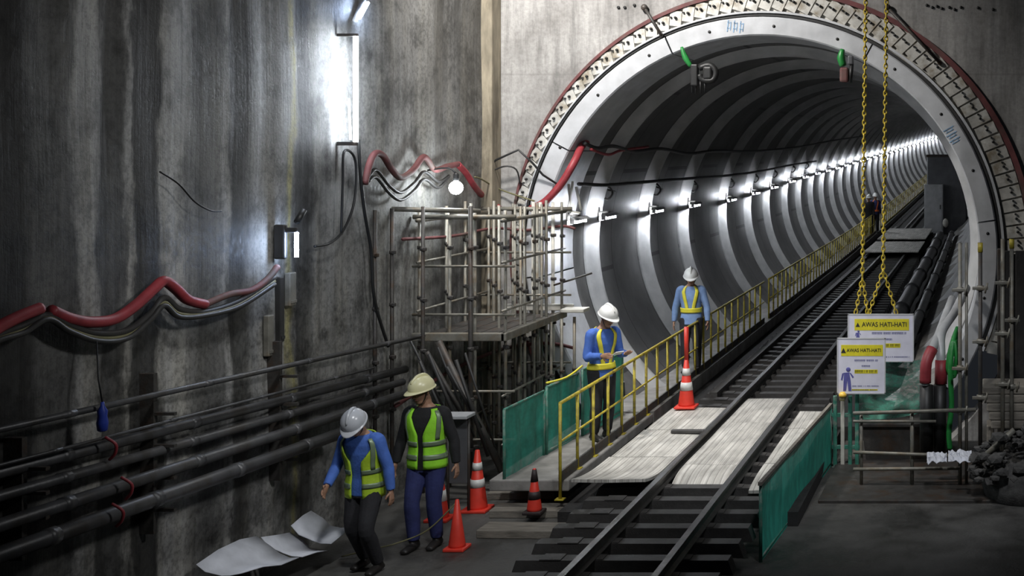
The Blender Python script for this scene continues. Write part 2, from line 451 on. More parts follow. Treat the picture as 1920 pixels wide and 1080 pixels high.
# ribs: rounded hoops standing proud of the lining, one at every lamp
def rib_profile():
    out = []
    for t in range(13):
        u = t/12
        h = .155*(math.sin(min(1, u/.5)*PI/2)**1.3 if u < .5 else .5+.5*math.cos((u-.5)/.5*PI))
        out.append((-.30+u*.6, h))
    return out
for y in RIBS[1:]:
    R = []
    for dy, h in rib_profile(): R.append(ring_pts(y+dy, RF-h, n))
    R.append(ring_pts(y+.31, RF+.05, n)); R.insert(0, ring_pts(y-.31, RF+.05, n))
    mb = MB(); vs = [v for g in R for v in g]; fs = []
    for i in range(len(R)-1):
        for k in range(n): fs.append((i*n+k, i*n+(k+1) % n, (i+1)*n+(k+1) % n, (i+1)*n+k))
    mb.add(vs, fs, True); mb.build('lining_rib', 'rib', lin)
# track bed and walkway inside the tunnel
path = [(axis(y)[0]-TX, y, cz(y)) for y in [0, 5, 10, 15, 20]+list(range(22, 100, 3))]
mb = MB(); mb.sweep([(-5.0, -.75), (-1.5, -.75), (-1.3, -.2), (-5.2, -.2)], [(p[0], p[1], p[2]) for p in path]); struct(mb.build('floor_tunnel', 'bed', origin=False))
mb = MB(); mb.sweep([(-5.6, -.35), (-4.80, -.35), (-4.80, .02), (-5.55, .02)], path[0:]); struct(mb.build('floor_walkway', 'concrete', origin=False))

# ------------------------------------------------------------------ portal ring and seal
t = thing('portal_ring', 'pale precast concrete ring standing out at the mouth of the tunnel', 'tunnel ring', (TX, 0, TZ-RO))
cuts = [math.radians(a) for a in (8, 62, 114, 152, 206, 262, 311)]
cuts = sorted(cuts)
cuts = [math.radians(a) for a in (-36, 8, 62, 114, 152, 186, 222)]
for a0, a1 in zip(cuts, cuts[1:]):
    m_ = max(6, int((a1-a0)/.06)); g = .0035
    mb = MB(); R = []
    for i in range(m_+1):
        a = a0+g+(a1-a0-2*g)*i/m_; c, s = math.cos(a), math.sin(a)
        R.append([Vector((TX+r*c, y, TZ+r*s)) for r, y in ((RF, -.05), (RF+.02, -.07), (RO-.02, -.07), (RO, -.05), (RO, 1.195), (RF, 1.195))])
    mb.rings(R); ob = mb.build('ring_segment', 'ring', t); ob.data.polygons.foreach_set('use_smooth', [False]*len(ob.data.polygons))
for k in range(22):
    a = math.radians(k*360/22+5); r = (RF+RO)/2
    if math.sin(a) < -.5: continue
    mb = MB(); c = Vector((TX+r*math.cos(a), -.071, TZ+r*math.sin(a)))
    mb.tube([c, c+Vector((0, -.006, 0))], .022, 10); mb.build('bolt_pocket', 'hole', t)
def stencil(px, py, rot):
    mb = MB(); c = at(px, py, -.074); R = Matrix.Rotation(rot, 3, 'Y')
    for i in range(3):
        for j, (dx, dz, w, h) in enumerate(((0, 0, .012, .17), (.022, .05, .03, .012), (.022, -.03, .03, .012), (.04, .0, .010, .12))):
            p = c+R@Vector((-.13+i*.09+dx, 0, dz-.0))
            mb.box((p.x-w, p.y-.002, p.z-h/2), (p.x+w*.2, p.y+.002, p.z+h/2), rot=R)
    ob = mb.build('stencil_mark', 'blue', t); ob['label'] = 'blue stencilled ring mark'
stencil(1382, 50, 0.1); stencil(1787, 256, 1.05)
s_ = thing('seal_ring', 'bolted clamp plate seal ring around the pale portal ring', 'seal ring', (HX, 0, HZ-HR))
def ecc(a, f):       # f = 0 on the tunnel side, 1 on the opening side
    p0 = Vector((TX+(RO+.045)*math.cos(a), 0, TZ+(RO+.045)*math.sin(a))); p1 = Vector((HX+(HR-.03)*math.cos(a), 0, HZ+(HR-.03)*math.sin(a)))
    return p0.lerp(p1, f)
def ann(f0, f1, y0, y1, name, mat, m_=120):
    mb = MB(); R = []
    for k in range(m_+1):
        a = math.radians(-24+232*k/m_)
        p, q = ecc(a, f0), ecc(a, f1)
        R.append([Vector((p.x, y0, p.z)), Vector((q.x, y0, q.z)), Vector((q.x, y1, q.z)), Vector((p.x, y1, p.z))])
    mb.rings(R, True); ob = mb.build(name, mat, s_); ob.data.polygons.foreach_set('use_smooth', [False]*len(ob.data.polygons)); return ob
ann(-.05, 1.0, .02, .2, 'backing_flange', 'clamp')
ann(-.1, .0, -.035, .02, 'gasket', 'ringdark')
ann(.03, .12, -.06, .02, 'inner_hoop', 'ring')
rr_ = ann(.93, 1.12, -.05, .05, 'rim', 'rimred'); rr_['label'] = 'red painted outer rim'
NP = 118
for k in range(NP):
    a = 2*PI*(k+.5)/NP; p, q = ecc(a, .2), ecc(a, .9)
    if not -23 < (math.degrees(a)+180) % 360-180 < 181 and not 0 < math.degrees(a) < 207: continue
    d = (q-p).normalized(); w = Vector((-d.z, 0, d.x)); hw = 2*PI*3.55/NP/2*.86
    mb = MB()
    P4 = [p-w*hw, p+w*hw, q+w*hw*1.02, q-w*hw*1.02]
    mb.add([v+Vector((0, -.03, 0)) for v in P4]+[v+Vector((0, .03, 0)) for v in P4], [(0, 1, 2, 3), (7, 6, 5, 4), (0, 4, 5, 1), (1, 5, 6, 2), (2, 6, 7, 3), (3, 7, 4, 0)])
    ob = mb.build('clamp_plate', 'clamp', s_)
    c = p.lerp(q, .55); b2 = MB(); b2.tube([c+Vector((0, -.03, 0)), c+Vector((0, -.065, 0))], .02, 6)
    b2.box(c+w*hw*.8-Vector((.012, .06, .012)), c+w*hw*.8+Vector((.012, -.02, .012)), bev=.003)
    b2.build('bolt', 'hole', ob)

# ------------------------------------------------------------------ track
prof = [(-.055, 0), (.055, 0), (.055, .012), (.012, .03), (.010, .085), (.032, .095), (.032, .125), (-.032, .125), (-.032, .095), (-.010, .085), (-.012, .03), (-.055, .012)]
def along(X, z, y0, y1, st=2.0):
    out = []; y = y0
    while y < y1: out.append((X+cx(y), y, z+cz(y))); y += st
    out.append((X+cx(y1), y1, z+cz(y1))); return out
XL, XR = -3.73, -2.91
for X, lab in ((XL, 'left steel rail of the track running into the tunnel'), (XR, 'right steel rail of the track running into the tunnel')):
    mb = MB(); mb.sweep(prof, along(X, -.06, -7.6, 60)); tag(mb.build('rail', 'rail'), lab, 'rail', 'track rails')
mb = MB(); mb.sweep([(-.06, 0), (.06, 0), (.06, .1), (-.06, .1)], along(-4.25, -.08, 1.4, 40)); tag(mb.build('guard_beam', 'sleeper'), 'dark guard beam lying on the sleepers left of the left rail', 'beam')
mb = MB()
mb.prism([(-4.47, -.2), (-4.42, -.06), (-2.43, -.06), (-2.38, -.2)], -.085, .085)
mb.box((-4.2, -.09, -.06), (-4.0, .09, -.05)); mb.box((XL-.12, -.075, -.062), (XL+.12, .075, -.052)); mb.box((XR-.12, -.075, -.062), (XR+.12, .075, -.052))
sl0 = mb.build('sleeper', 'sleeper', loc=(-3.42, 0, -.2))
first = True; y = -7.2
while y < 38:
    if -4.0 < y < 1.0:
        lab = 'dark sleeper beneath the pale deck boards, seen only at its ends'
    elif y < 0: lab = 'dark sleeper at the near end of the track in front of the deck boards'
    elif y < 12: lab = 'dark bare sleeper between the deck boards and the middle of the tunnel'
    else: lab = 'small dark sleeper far inside the tunnel under the rails'
    ob = sl0 if first else sl0.copy()
    if not first: COL.objects.link(ob)
    first = False
    ob.location = (-3.42+cx(y), y, -.2+cz(y)); tag(ob, lab, 'sleeper', 'sleepers ' + ('under the deck' if -4 < y < 1 else 'near end' if y < 0 else 'bare track' if y < 12 else 'far track')); y += .5
# pale timber deck sheets
def sheet(xa, xb, ya, yb, z, lab, lift=0.0, skew=0.0):
    mb = MB(); nx, nyy = 6, 10; top = []
    for j in range(nyy+1):
        for i in range(nx+1):
            u, v = i/nx, j/nyy
            x = xa+(xb-xa)*u+skew*v; y = ya+(yb-ya)*v
            zz = z+lift*(1-v)**3+.012*noise.noise(Vector((x*2, y*1.3, z*9)))
            top.append(Vector((x, y, zz)))
    m_ = len(top); vs = top+[v-Vector((0, 0, .035)) for v in top]; fs = []; w = nx+1
    for j in range(nyy):
        for i in range(nx):
            a = j*w+i; fs.append((a, a+1, a+w+1, a+w)); fs.append((m_+a, m_+a+w, m_+a+w+1, m_+a+1))
    for i in range(nx): fs.append((i, m_+i, m_+i+1, i+1)); a = nyy*w+i; fs.append((a, a+1, m_+a+1, m_+a))
    for j in range(nyy): a = j*w; fs.append((a, a+w, m_+a+w, m_+a)); a = j*w+nx; fs.append((a, m_+a, m_+a+w, a+w))
    mb.add(vs, fs); return tag(mb.build('deck_sheet', 'deck'), lab, 'deck board', 'pale deck boards on the track')
sheet(XL+.09, XR-.09, -3.65, -2.95, -.0, 'grey edged pale deck board between the rails, nearest the front', -.10)
sheet(XL+.09, XR-.09, -2.94, -.62, .0, 'long bright deck board between the rails in the middle of its row')
sheet(XL+.09, XR-.09, -.61, 1.05, .0, 'pale deck board between the rails, farthest back next to bare sleepers')
sheet(-4.66, XL-.1, -4.0, -2.6, -.0, 'bent pale deck board left of the rails at the front corner', .10)
sheet(-4.64, XL-.1, -2.58, -1.1, .0, 'pale deck board left of the rails in the middle of its row')
sheet(-4.62, XL-.1, -1.08, .35, .0, 'pale deck board left of the rails beside the tall traffic cone')
sheet(XR+.22, -2.28, -3.9, -2.9, -.0, 'grey front deck board right of the rails beside the teal panel', -.05)
sheet(XR+.22, -2.26, -2.88, -1.0, .0, 'bright narrow deck board right of the rails beside the teal panel')
sheet(XR+.20, -2.24, -.98, .1, .0, 'narrow grey deck board right of the rails, farthest back')
mb = MB(); p = atZ(1290, 810, .02); mb.box((p.x-.22, p.y-.05, .01), (p.x+.25, p.y+.05, .05), bev=.008); tag(mb.build('timber_block', 'sleeper'), 'dark timber bar lying across the left deck boards', 'timber')
# outside walkway
mb = MB(); mb.box((-5.72, -3.66, -.13), (-4.80, -.02, .0), bev=.015); struct(mb.build('floor_platform', 'concrete', origin=False))
mb = MB(); mb.box((-4.78, -4.1, -.4), (-2.1, .0, -.24)); struct(mb.build('floor_trackbase', 'bed', origin=False))
for i, (px, py, w, dz) in enumerate(((985, 915, 1.0, 0), (1000, 948, 1.1, .0), (985, 985, 1.15, .0))):
    p = atZ(px, py, -.30); mb = MB(); mb.box((p.x-w/2+.1, p.y-.16, -.40), (p.x+w/2-.1, p.y+.16, -.31), rot=.06-.05*i, bev=.01)
    tag(mb.build('plank', 'wood'), ['weathered plank step just under the green barrier', 'weathered plank carrying the dark topped cone', 'weathered plank nearest the front below the dark topped cone'][i], 'plank', 'planks by the cones')

# ------------------------------------------------------------------ yellow railing
def railing(y0, y1, step, lab, r=.019, ext=0):
    t = thing('railing', lab, 'railing', (-4.87+cx(y0), y0, cz(y0)))
    X = -4.87
    for z, nm, rr in ((.90, 'top_rail', .021), (.46, 'middle_rail', .014)):
        mb = MB(); mb.tube(along(X, z, y0, y1, 2.0), rr, 8); mb.build(nm, 'yellow', t)
    mb = MB(); mb.sweep([(-.012, 0), (.012, 0), (.012, .12), (-.012, .12)], along(X, .0, y0, y1, 2.0)); mb.build('toe_board', 'yellow' if y0 > 20 else 'steeld', t)
    y = y0; k = 0
    while y <= y1+.01:
        mb = MB(); a = Vector((X+cx(y), y, cz(y)-(.2 if y < -3.5 else 0))); mb.tube([a, Vector((X+cx(y), y, .9+cz(y)))], r, 8)
        mb.box(a+Vector((-.05, -.05, 0)), a+Vector((.05, .05, .012)))
        ob = mb.build('post', 'yellow', t)
        y += step
    return t
railing(-3.75, 9.3, .6, 'yellow guard railing beside the deck boards and tunnel mouth, between track and walkway')
railing(9.9, 38, .6, 'yellow guard railing continuing deep into the tunnel beyond the two blue shirted workers')
railing(38.8, 74, 1.0, 'faint yellow railing at the far bend of the tunnel by the dark machine')

# ------------------------------------------------------------------ tunnel lamps
lampZ = [(0, 2.75), (5, 2.67), (11.8, 2.60), (14.9, 2.65), (17.7, 2.72), (20.9, 2.81), (26.6, 2.95), (32.5, 3.05), (38.4, 3.19), (50.2, 3.48), (62, 3.78), (92, 4.81), (110, 5.4)]
def interp(tab, x):
    for (a, va), (b, vb) in zip(tab, tab[1:]):
        if x <= b: return va+(vb-va)*(x-a)/(b-a)
    return tab[-1][1]
def tube_light(loc):
    t = thing('tube_light', '', 'light', loc); x, y, z = loc
    mb = MB(); mb.tube([(x, y-.27, z), (x, y+.27, z)], .026, 10); mb.build('tube', 'tubew', t)
    mb = MB(); mb.prism([(x-.075, z-.045), (x-.075, z+.015), (x-.065, z+.015), (x-.065, z-.045)], y-.30, y+.30)
    mb.prism([(x-.018, z+.035), (x-.018, z+.06), (x+.03, z+.06), (x+.065, z+.02), (x+.06, z+.015), (x+.025, z+.035)], y-.32, y+.32); mb.box((x-.03, y-.31, z-.03), (x+.03, y-.275, z+.05)); mb.box((x-.03, y+.275, z-.03), (x+.03, y+.31, z+.05)); mb.build('housing', 'housing', t)
    mb = MB(); mb.box((x-.16, y-.06, z+.07), (x+.01, y+.02, z+.095)); mb.box((x-.17, y-.06, z-.05), (x-.14, y+.02, z+.16)); mb.build('bracket', 'steeld', t)
    return t
l0 = None
for k, y in enumerate([.55]+RIBS[1:]):
    zl = interp(lampZ, y); ax, az = axis(y); dz = zl-az
    x = ax-math.sqrt(max(.1, (RF-.155)**2-dz*dz))+.15
    if l0 is None: l0 = tube_light((x, y-.1, zl)); o = l0
    else: o = copy_tree(l0); o.location = (x, y-.05, zl)
    if k < len(ORD): lab = '%s tube lamp from the portal along the left tunnel wall' % ORD[k]; tag(o, lab, 'light', 'tube lamps along the tunnel wall')
    else: tag(o, 'tiny tube lamp merging into the bright line at the far bend', 'light', 'far tube lamps')

# cables and hangers inside the tunnel above the lamps
def lining_pt(px, py, off=.05):
    # first hit of the picture ray with the inside of the lining
    for i in range(2000):
        y = .1+i*.03; p = at(px, py, y); ax, az = axis(y)
        if math.hypot(p.x-ax, p.z-az) > RF-off-.16: return p
    return p
def wall_cable(pxs, r, mat, name, lab, off=.03):
    pts = [lining_pt(*p, off) for p in pxs]
    mb = MB(); mb.tube(pts, r, 8, smooth=5); return tag(mb.build(name, mat), lab, 'cable')
wall_cable([(1095, 268), (1120, 278), (1150, 274), (1190, 284), (1240, 279), (1290, 288), (1340, 283), (1400, 284), (1450, 281), (1500, 275), (1560, 264), (1620, 255)], .03, 'cable', 'cable', 'dark cable bundle high on the left tunnel wall')
wall_cable([(1085, 345), (1140, 347), (1200, 342), (1250, 338), (1300, 334), (1345, 331), (1390, 326), (1430, 320), (1480, 310), (1530, 302)], .028, 'cable', 'cable', 'dark cable running just above the tunnel tube lamps')
wall_cable([(1108, 280), (1140, 290), (1165, 282), (1215, 275)], .022, 'red', 'hose', 'thin red hose end hooked on the tunnel wall above the cables')
# cable hanger brackets
for k, y in enumerate(RIBS[1:9]):
    zl = interp(lampZ, y)+.42; ax, az = axis(y)
    x = ax-math.sqrt((RF-.15)**2-(zl-az)**2)
    mb = MB(); mb.tube([(x-.02, y, zl+.12), (x+.08, y, zl+.02), (x+.1, y, zl-.06), (x+.03, y, zl-.14), (x-.02, y, zl-.12)], .018, 6, smooth=3)
    mb.tube([(x+.08, y-.16, zl+.02), (x+.1, y+.14, zl-.02)], .016, 6)
    tag(mb.build('cable_hanger', 'cable'), 'dark cable hanger above the %s tube lamp from the portal' % ORD[k+1], 'hanger', 'cable hangers on the tunnel wall')
mb = MB(); a = at(1118, 206, 1.6); b = at(1208, 218, 3.6); mb.tube([a, b], .17, 16); mb.tube([a-Vector((0, .05, 0)), a+Vector((0, .05, 0))], .2, 16)
tag(mb.build('duct', 'darkbox'), 'dark duct stub fixed under the left side of the tunnel crown', 'duct')
# hose at the lit first bay: a bracket cluster by the first lamp
mb = MB()
for (p, q) in (((1066, 345), (1072, 405)), ((1080, 350), (1090, 395)), ((1074, 340), (1064, 400)), ((1060, 395), (1088, 400))):
    mb.tube([at(*p, .5), at(*q, .5)], .02, 6)
tag(mb.build('lamp_bracket', 'palepost'), 'pale bent bracket cluster above the first tunnel tube lamp', 'bracket')

# hanging gear below the crown
g = at(1305, 130, -.15); t = thing('hanging_tackle', 'black hanging tackle with green sling under the crown, left of the two', 'tackle', g, 'tackle under the crown')
mb = MB(); mb.tube([at(1278, 88, -.15), at(1285, 108, -.15), at(1296, 125, -.15)], .03, 8, smooth=3, radii=[.02, .045, .03]); mb.build('sling', 'greenhose', t)
mb = MB(); mb.box(at(1294, 120, -.2), at(1311, 162, -.1), bev=.02); mb.build('block', 'black', t)
mb = MB(); mb.box(at(1317, 124, -.2), at(1338, 150, -.08), bev=.03); mb.build('block', 'black', t)
mb = MB(); mb.tube([at(1311, 128, -.15), at(1330, 122, -.15), at(1342, 134, -.15), at(1337, 150, -.15), at(1318, 150, -.15), at(1311, 140, -.15)], .045, 8, smooth=3); mb.build('coil', 'black', t)
mb = MB()
for px in (1297, 1304, 1313, 1321): mb.tube([at(px, 150, -.15), at(px+1, 172+(px % 5), -.15)], .012, 6)
mb.build('tail', 'black', t)
g = at(1587, 130, -.15); t = thing('hanging_tackle', 'green and dark red hanging tackle under the crown beside the yellow chains', 'tackle', g, 'tackle under the crown')
mb = MB(); mb.tube([at(1580, 92, -.15), at(1577, 108, -.15), at(1581, 124, -.15)], .05, 8, smooth=3, radii=[.03, .06, .05]); mb.build('sling', 'greenhose', t)
mb = MB(); mb.box(at(1589, 104, -.2), at(1601, 122, -.08), bev=.02); mb.build('block', 'darkbox', t)
mb = MB(); mb.box(at(1574, 126, -.2), at(1592, 155, -.08), bev=.03); mb.build('bucket', 'rimred', t)
mb = MB(); mb.tube([at(1597, 120, -.15), at(1594, 155, -.15)], .03, 8); mb.build('tail', 'black', t)

# deep inside: machine, cabinet, planks, pipes
y = 39.0; a = at(1738, 290, y); b = at(1812, 440, y)
t = thing('rail_machine', 'tall dark machine body closing the right side of the far tunnel', 'machine', ((a.x+b.x)/2, y, b.z))
mb = MB(); mb.box((a.x, y, b.z), (b.x, y+3, a.z), bev=.05); mb.build('body', 'darkbox', t)
mb = MB(); mb.box((a.x-.03, y-.05, a.z-.12), (b.x+.03, y+3, a.z), bev=.02); mb.build('roof', 'steeld', t)
y = 38.2; a = at(1733, 346, y); b = at(1768, 438, y)
t = thing('cabinet', 'pale grey upright cabinet in front of the dark machine deep in tunnel', 'cabinet', ((a.x+b.x)/2, y, b.z))
mb = MB(); mb.box((a.x, y, b.z), (b.x, y+.6, a.z), bev=.02); mb.build('body', 'greybox', t)
mb = MB(); mb.box((a.x+.05, y-.02, b.z+.1), (b.x-.05, y, a.z-.06), bev=.005); d = mb.build('door', 'greybox', t)
mb = MB(); mb.box((b.x-.14, y-.05, b.z+1.1), (b.x-.11, y-.02, b.z+1.3)); mb.build('handle', 'black', d)
mb = MB(); c = at(1773, 418, 37); mb.ball(c, .13, 12, rz=.2); tag(mb.build('bucket', 'palepost'), 'small white bucket by the foot of the far dark machine', 'bucket')
sheet(-4.35, -2.42, 26.0, 30.9, .19, 'grey deck board across the far track, nearer one', 0, 0); sheet(-4.3, -2.4, 31.1, 37.4, .29, 'grey deck board across the far track below the cabinet', 0, 0)
for i, (X, z, r, y0, y1, lab) in enumerate(((-1.95, .12, .17, 5, 34, 'thick grey pipe lying along the right side of the track'), (-1.45, .22, .10, 3.5, 34, 'slim grey pipe beside the thick one, right of the track'), (-1.62, -.02, .09, 7, 34, 'low pipe squeezed between the two right hand tunnel pipes'))):
    mb = MB(); mb.tube(along(X, z, y0, y1), r, 12)
    yy = y0+1.5
    while yy < y1: mb.tube([(X+cx(yy), yy-.05, z+cz(yy)), (X+cx(yy), yy+.05, z+cz(yy))], r*1.25, 12); yy += 4
    tag(mb.build('pipe', 'pipe'), lab, 'pipe', 'pipes right of the track')
mb = MB(); mb.sweep([(-1.3, -.2), (-.6, .35), (-.55, .5), (-1.35, .05)], along(0, 0, .2, 40)); struct(mb.build('floor_kerb', 'concrete', origin=False))

# ------------------------------------------------------------------ left wall services
XW = -7.02
def wall_pipe(p, q, r, lab, X=XW, ext=True):
    a, b = atX(*p, X), atX(*q, X)
    mb = MB(); d = b-a; mb.tube([a-d*.25, b], r, 12); n_ = 4
    for k in range(n_):
        c = a+d*(k+.4)/n_; u = d.normalized(); mb.tube([c-u*.05, c+u*.05], r*1.12, 12)
    return tag(mb.build('wall_pipe', 'pipe'), lab, 'pipe', 'service pipes on the left wall')
wall_pipe((0, 805), (800, 628), .026, 'thin topmost pipe of those running along the stained left wall', -6.95)
wall_pipe((0, 886), (760, 692), .046, 'dark pipe second from the top along the left wall')
wall_pipe((0, 930), (755, 716), .042, 'middle pipe of the five along the left wall', -6.96)
wall_pipe((0, 985), (770, 735), .052, 'grey pipe second from the bottom along the left wall', -6.9)
wall_pipe((0, 1040), (640, 812), .062, 'thick lowest pipe along the left wall with red ties', -6.85)
wall_pipe((0, 872), (700, 690), .014, 'thin wire line just above the second wall pipe', -6.93)
for i, (px, z0, z1, X) in enumerate(((64, 820, 1050, -6.95), (307, 700, 1000, -6.95), (540, 640, 900, -6.95))):
    a, b = atX(px, z0, X), atX(px, z1, X)
    mb = MB(); mb.box((-7.2, a.y-.025, b.z), (a.x-.07, a.y+.025, a.z)); 
    for k in range(4):
        z = a.z+(b.z-a.z)*(.25+.2*k); mb.box((a.x-.12, a.y-.02, z-.015), (a.x+.1, a.y+.02, z+.01))
    tag(mb.build('pipe_bracket', 'steeld'), ['dark bracket holding the wall pipes at the far left edge', 'dark bracket holding the wall pipes below the red hose peak', 'dark bracket holding the wall pipes under the blue lamp'][i], 'bracket', 'pipe brackets')
for i, (px, py, X) in enumerate(((200, 840, -6.9), (230, 915, -6.8), (213, 965, -6.76))):
    c = atX(px, py, X); mb = MB(); mb.tube([c+Vector((0, -.02, .09)), c+Vector((.07, 0, .03)), c+Vector((.05, .02, -.05)), c+Vector((0, .03, -.1))], .012, 6, smooth=4)
    tag(mb.build('red_tie', 'red'), ['small red tie on the upper wall pipes', 'red tie around the pipe second from bottom', 'red tie dangling from the thick lowest wall pipe'][i], 'tie', 'red pipe ties')

def wall_run(pts, r, mat, name, lab, cat, X=XW, sm=6):
    P_ = [atX(px, py, X) if px < 905 else at(px, py, -.12) for px, py in pts]
    mb = MB(); mb.tube(P_, r, 10, smooth=sm); return tag(mb.build(name, mat), lab, cat)
wall_run([(-40, 640), (0, 612), (40, 592), (75, 578)], .045, 'red', 'hose', 'red hose sagging at the far left edge of the stained wall', 'hose')
wall_run([(95, 582), (130, 597), (170, 604), (215, 598), (255, 572), (290, 540), (308, 527), (330, 542), (352, 562), (384, 571)], .045, 'red', 'hose', 'bright red hose hung in a peak on the left wall', 'hose')
wall_run([(384, 571), (430, 552), (470, 545), (500, 525), (520, 500)], .032, 'rimred', 'hose', 'dull red hose between the bright hose and the blue lamp', 'hose')
wall_run([(684, 345), (692, 310), (703, 288), (718, 292), (735, 318), (752, 333), (775, 318), (795, 294), (815, 318), (838, 312), (858, 308)], .038, 'rimred', 'hose', 'dull red hose zigzagging beside the bright bulb', 'hose')
wall_run([(858, 308), (874, 325), (890, 350), (910, 372), (936, 390)], .042, 'red', 'hose', 'bright red hose dropping from the bulb to the scaffold top', 'hose')
mb = MB(); mb.tube([at(995, 392, -.18), at(1022, 378, -.2), at(1052, 345, -.2), at(1076, 305, -.15), at(1092, 272, .25), at(1104, 264, 1.0)], .055, 10, smooth=6)
tag(mb.build('hose', 'red'), 'red hose climbing past the left edge of the portal ring into tunnel', 'hose')
for i, (dy, mat, r) in enumerate(((14, 'cable', .03), (22, 'olive', .016), (28, 'cable', .022))):
    wall_run([(-40, 640+dy*.6), (0, 618+dy*.7), (45, 596+dy), (90, 585+dy*.5), (130, 602+dy*.7), (185, 612+dy), (240, 606+dy), (285, 575+dy*.8), (308, 545+dy), (335, 566+dy), (384, 578+dy*.5), (450, 552+dy*.8), (515, 505+dy)], r, mat, 'cable',
             ['thick black cable sagging under the red wall hose', 'dirty ochre cable sagging under the red wall hose', 'lowest black cable sagging under the red wall hose'][i], 'cable', XW+.02*i)
for i, dy in enumerate((16, 30)):
    wall_run([(690, 325+dy*.5), (705, 302+dy), (730, 332+dy), (752, 345+dy), (778, 326+dy), (796, 306+dy), (822, 328+dy*.8), (842, 330)], .02, 'cable', 'cable', ['dark cable following under the dull red zigzag hose', 'lower dark cable sagging under the dull red zigzag hose'][i], 'cable')
wall_run([(672, 262), (676, 330), (684, 400), (696, 470), (702, 560), (728, 650)], .018, 'black', 'cable', 'long black cable hanging from the vertical tube lamp', 'cable')
wall_run([(640, 440), (643, 340), (645, 285), (662, 290), (668, 320), (664, 380), (645, 430), (620, 455), (590, 462)], .014, 'black', 'cable', 'looped black cable between the vertical tube and the blue lamp', 'cable')
wall_run([(300, 322), (335, 345), (365, 378), (395, 395), (415, 396)], .008, 'black', 'cable', 'thin black wire drooping across the bare stained wall', 'cable')
wall_run([(890, 332), (903, 336), (930, 352), (968, 366), (1002, 377)], .012, 'olive', 'cable', 'thin yellowish cable from the bulb to the portal rim', 'cable')
mb = MB(); mb.tube([at(906, 322, -.2), at(930, 300, -.25), at(972, 281, -.3), at(998, 305, -.25), at(1018, 328, -.15), at(1044, 345, -.1)], .016, 8); tag(mb.build('bent_bar', 'black'), 'black bent bar sticking out between the corner and portal rim', 'bar')
mb = MB(); mb.tube([at(912, 326, -.2), at(945, 312, -.25), at(968, 318, -.2), at(975, 345, -.1)], .012, 8, smooth=4); tag(mb.build('bent_bar', 'cable'), 'smaller dark looped bar under the black bent bar', 'bar')
# blue bottle on a wire
c = atX(192, 785, -6.86); t = thing('hanging_bottle', 'blue plastic bottle hanging on a wire above the wall pipes', 'bottle', c-Vector((0, 0, .12)))
mb = MB(); mb.lathe([(.02, -.1), (.035, -.09), (.04, -.03), (.032, .02), (.036, .06), (.015, .1), (.012, .13)], c, 12); mb.build('body', 'bluecloth', t)
mb = MB(); mb.tube([c+Vector((0, 0, .12)), c+Vector((-.03, -.0, .3)), atX(181, 640, -6.95)], .006, 6); mb.build('wire', 'black', t)
# small conduit boxes
for i, (x0, y0, x1, y1, mat, lab) in enumerate(((546, 512, 558, 572, 'steel', 'narrow pale box fixed under the blue lamp'), (506, 592, 516, 666, 'steel', 'narrow pale conduit box below and left of the blue lamp'), (528, 520, 536, 640, 'cable', 'dark vertical conduit just left of the pale box'))):
    a, b = atX(x0, y0, -7.08), atX(x1, y1, -7.08); mb = MB(); mb.box((-7.15, a.y, b.z), (-7.09, b.y, a.z), bev=.01)
    mb.box((-7.092, a.y+.01, b.z+.03), (-7.08, b.y-.01, b.z+.06)); tag(mb.build('conduit_box', mat), lab, 'conduit', 'conduit boxes on the left wall')
# lamps on the left wall
a, b = atX(666, 68, -6.93), atX(668, 266, -6.93); y = (a.y+b.y)/2
t = thing('tube_lamp', 'long bright tube lamp standing vertically on the left wall', 'lamp', (-6.93, y, b.z))
mb = MB(); mb.tube([(-6.93, y, b.z), (-6.93, y, a.z)], .026, 12); mb.build('tube', 'tube', t)
mb = MB(); mb.box((-7.13, y-.02, a.z), (-6.91, y+.02, a.z+.03)); mb.box((-7.13, y-.02, b.z-.04), (-6.91, y+.02, b.z)); mb.build('housing', 'steeld', t)
a, b = atX(654, 185, -6.97), atX(657, 262, -6.97)
mb = MB(); mb.tube([a, b], .012, 8); tag(mb.build('tube_lamp', EM('faint_glowing_tube', (.8, .88, 1), 6)), 'thin faint tube lamp beside the long bright vertical tube', 'lamp')
a, b = atX(690, 5, -7.05), atX(674, 34, -7.05)
t = thing('tube_lamp', 'short tilted tube lamp at the top edge of the left wall', 'lamp', b)
mb = MB(); mb.tube([a, b], .018, 10); mb.build('tube', 'lampb', t)
mb = MB(); mb.tube([a+Vector((-.05, 0, .03)), b+Vector((-.05, 0, -.03))], .03, 8); mb.build('housing', 'housing', t)
a, b = atX(556, 436, -6.9), atX(556, 482, -6.9)
t = thing('wall_lamp', 'small blue white lamp glowing on the left wall above the pale box', 'lamp', b)
mb = MB(); mb.tube([a, b], .02, 10); mb.build('tube', 'lampb', t)
mb = MB(); mb.box((-7.12, a.y-.03, b.z-.02), (-7.0, a.y+.03, a.z+.08), bev=.02); mb.box((-7.04, a.y-.02, a.z), (-6.89, a.y+.02, a.z+.05), bev=.01); mb.build('housing', 'cable', t)
mb = MB(); mb.tube([a+Vector((0, 0, .1)), a+Vector((.02, .1, .22))], .03, 8); mb.build('cap', 'black', t)
c = atX(855, 352, -6.72); t = thing('work_lamp', 'round bright work lamp above the scaffold near the corner', 'lamp', c-Vector((0, 0, .15)))
mb = MB(); mb.ball(c, .085, 16); mb.build('bulb', 'bulb', t)
mb = MB(); mb.lathe([(.03, .08), (.035, .1), (.035, .17), (.02, .19)], c, 12); mb.build('socket', 'black', t)
mb = MB(); mb.tube([c+Vector((0, 0, .18)), c+Vector((-.1, 0, .25)), c+Vector((-.36, 0, .22))], .012, 6, smooth=3); mb.build('cord', 'black', t)

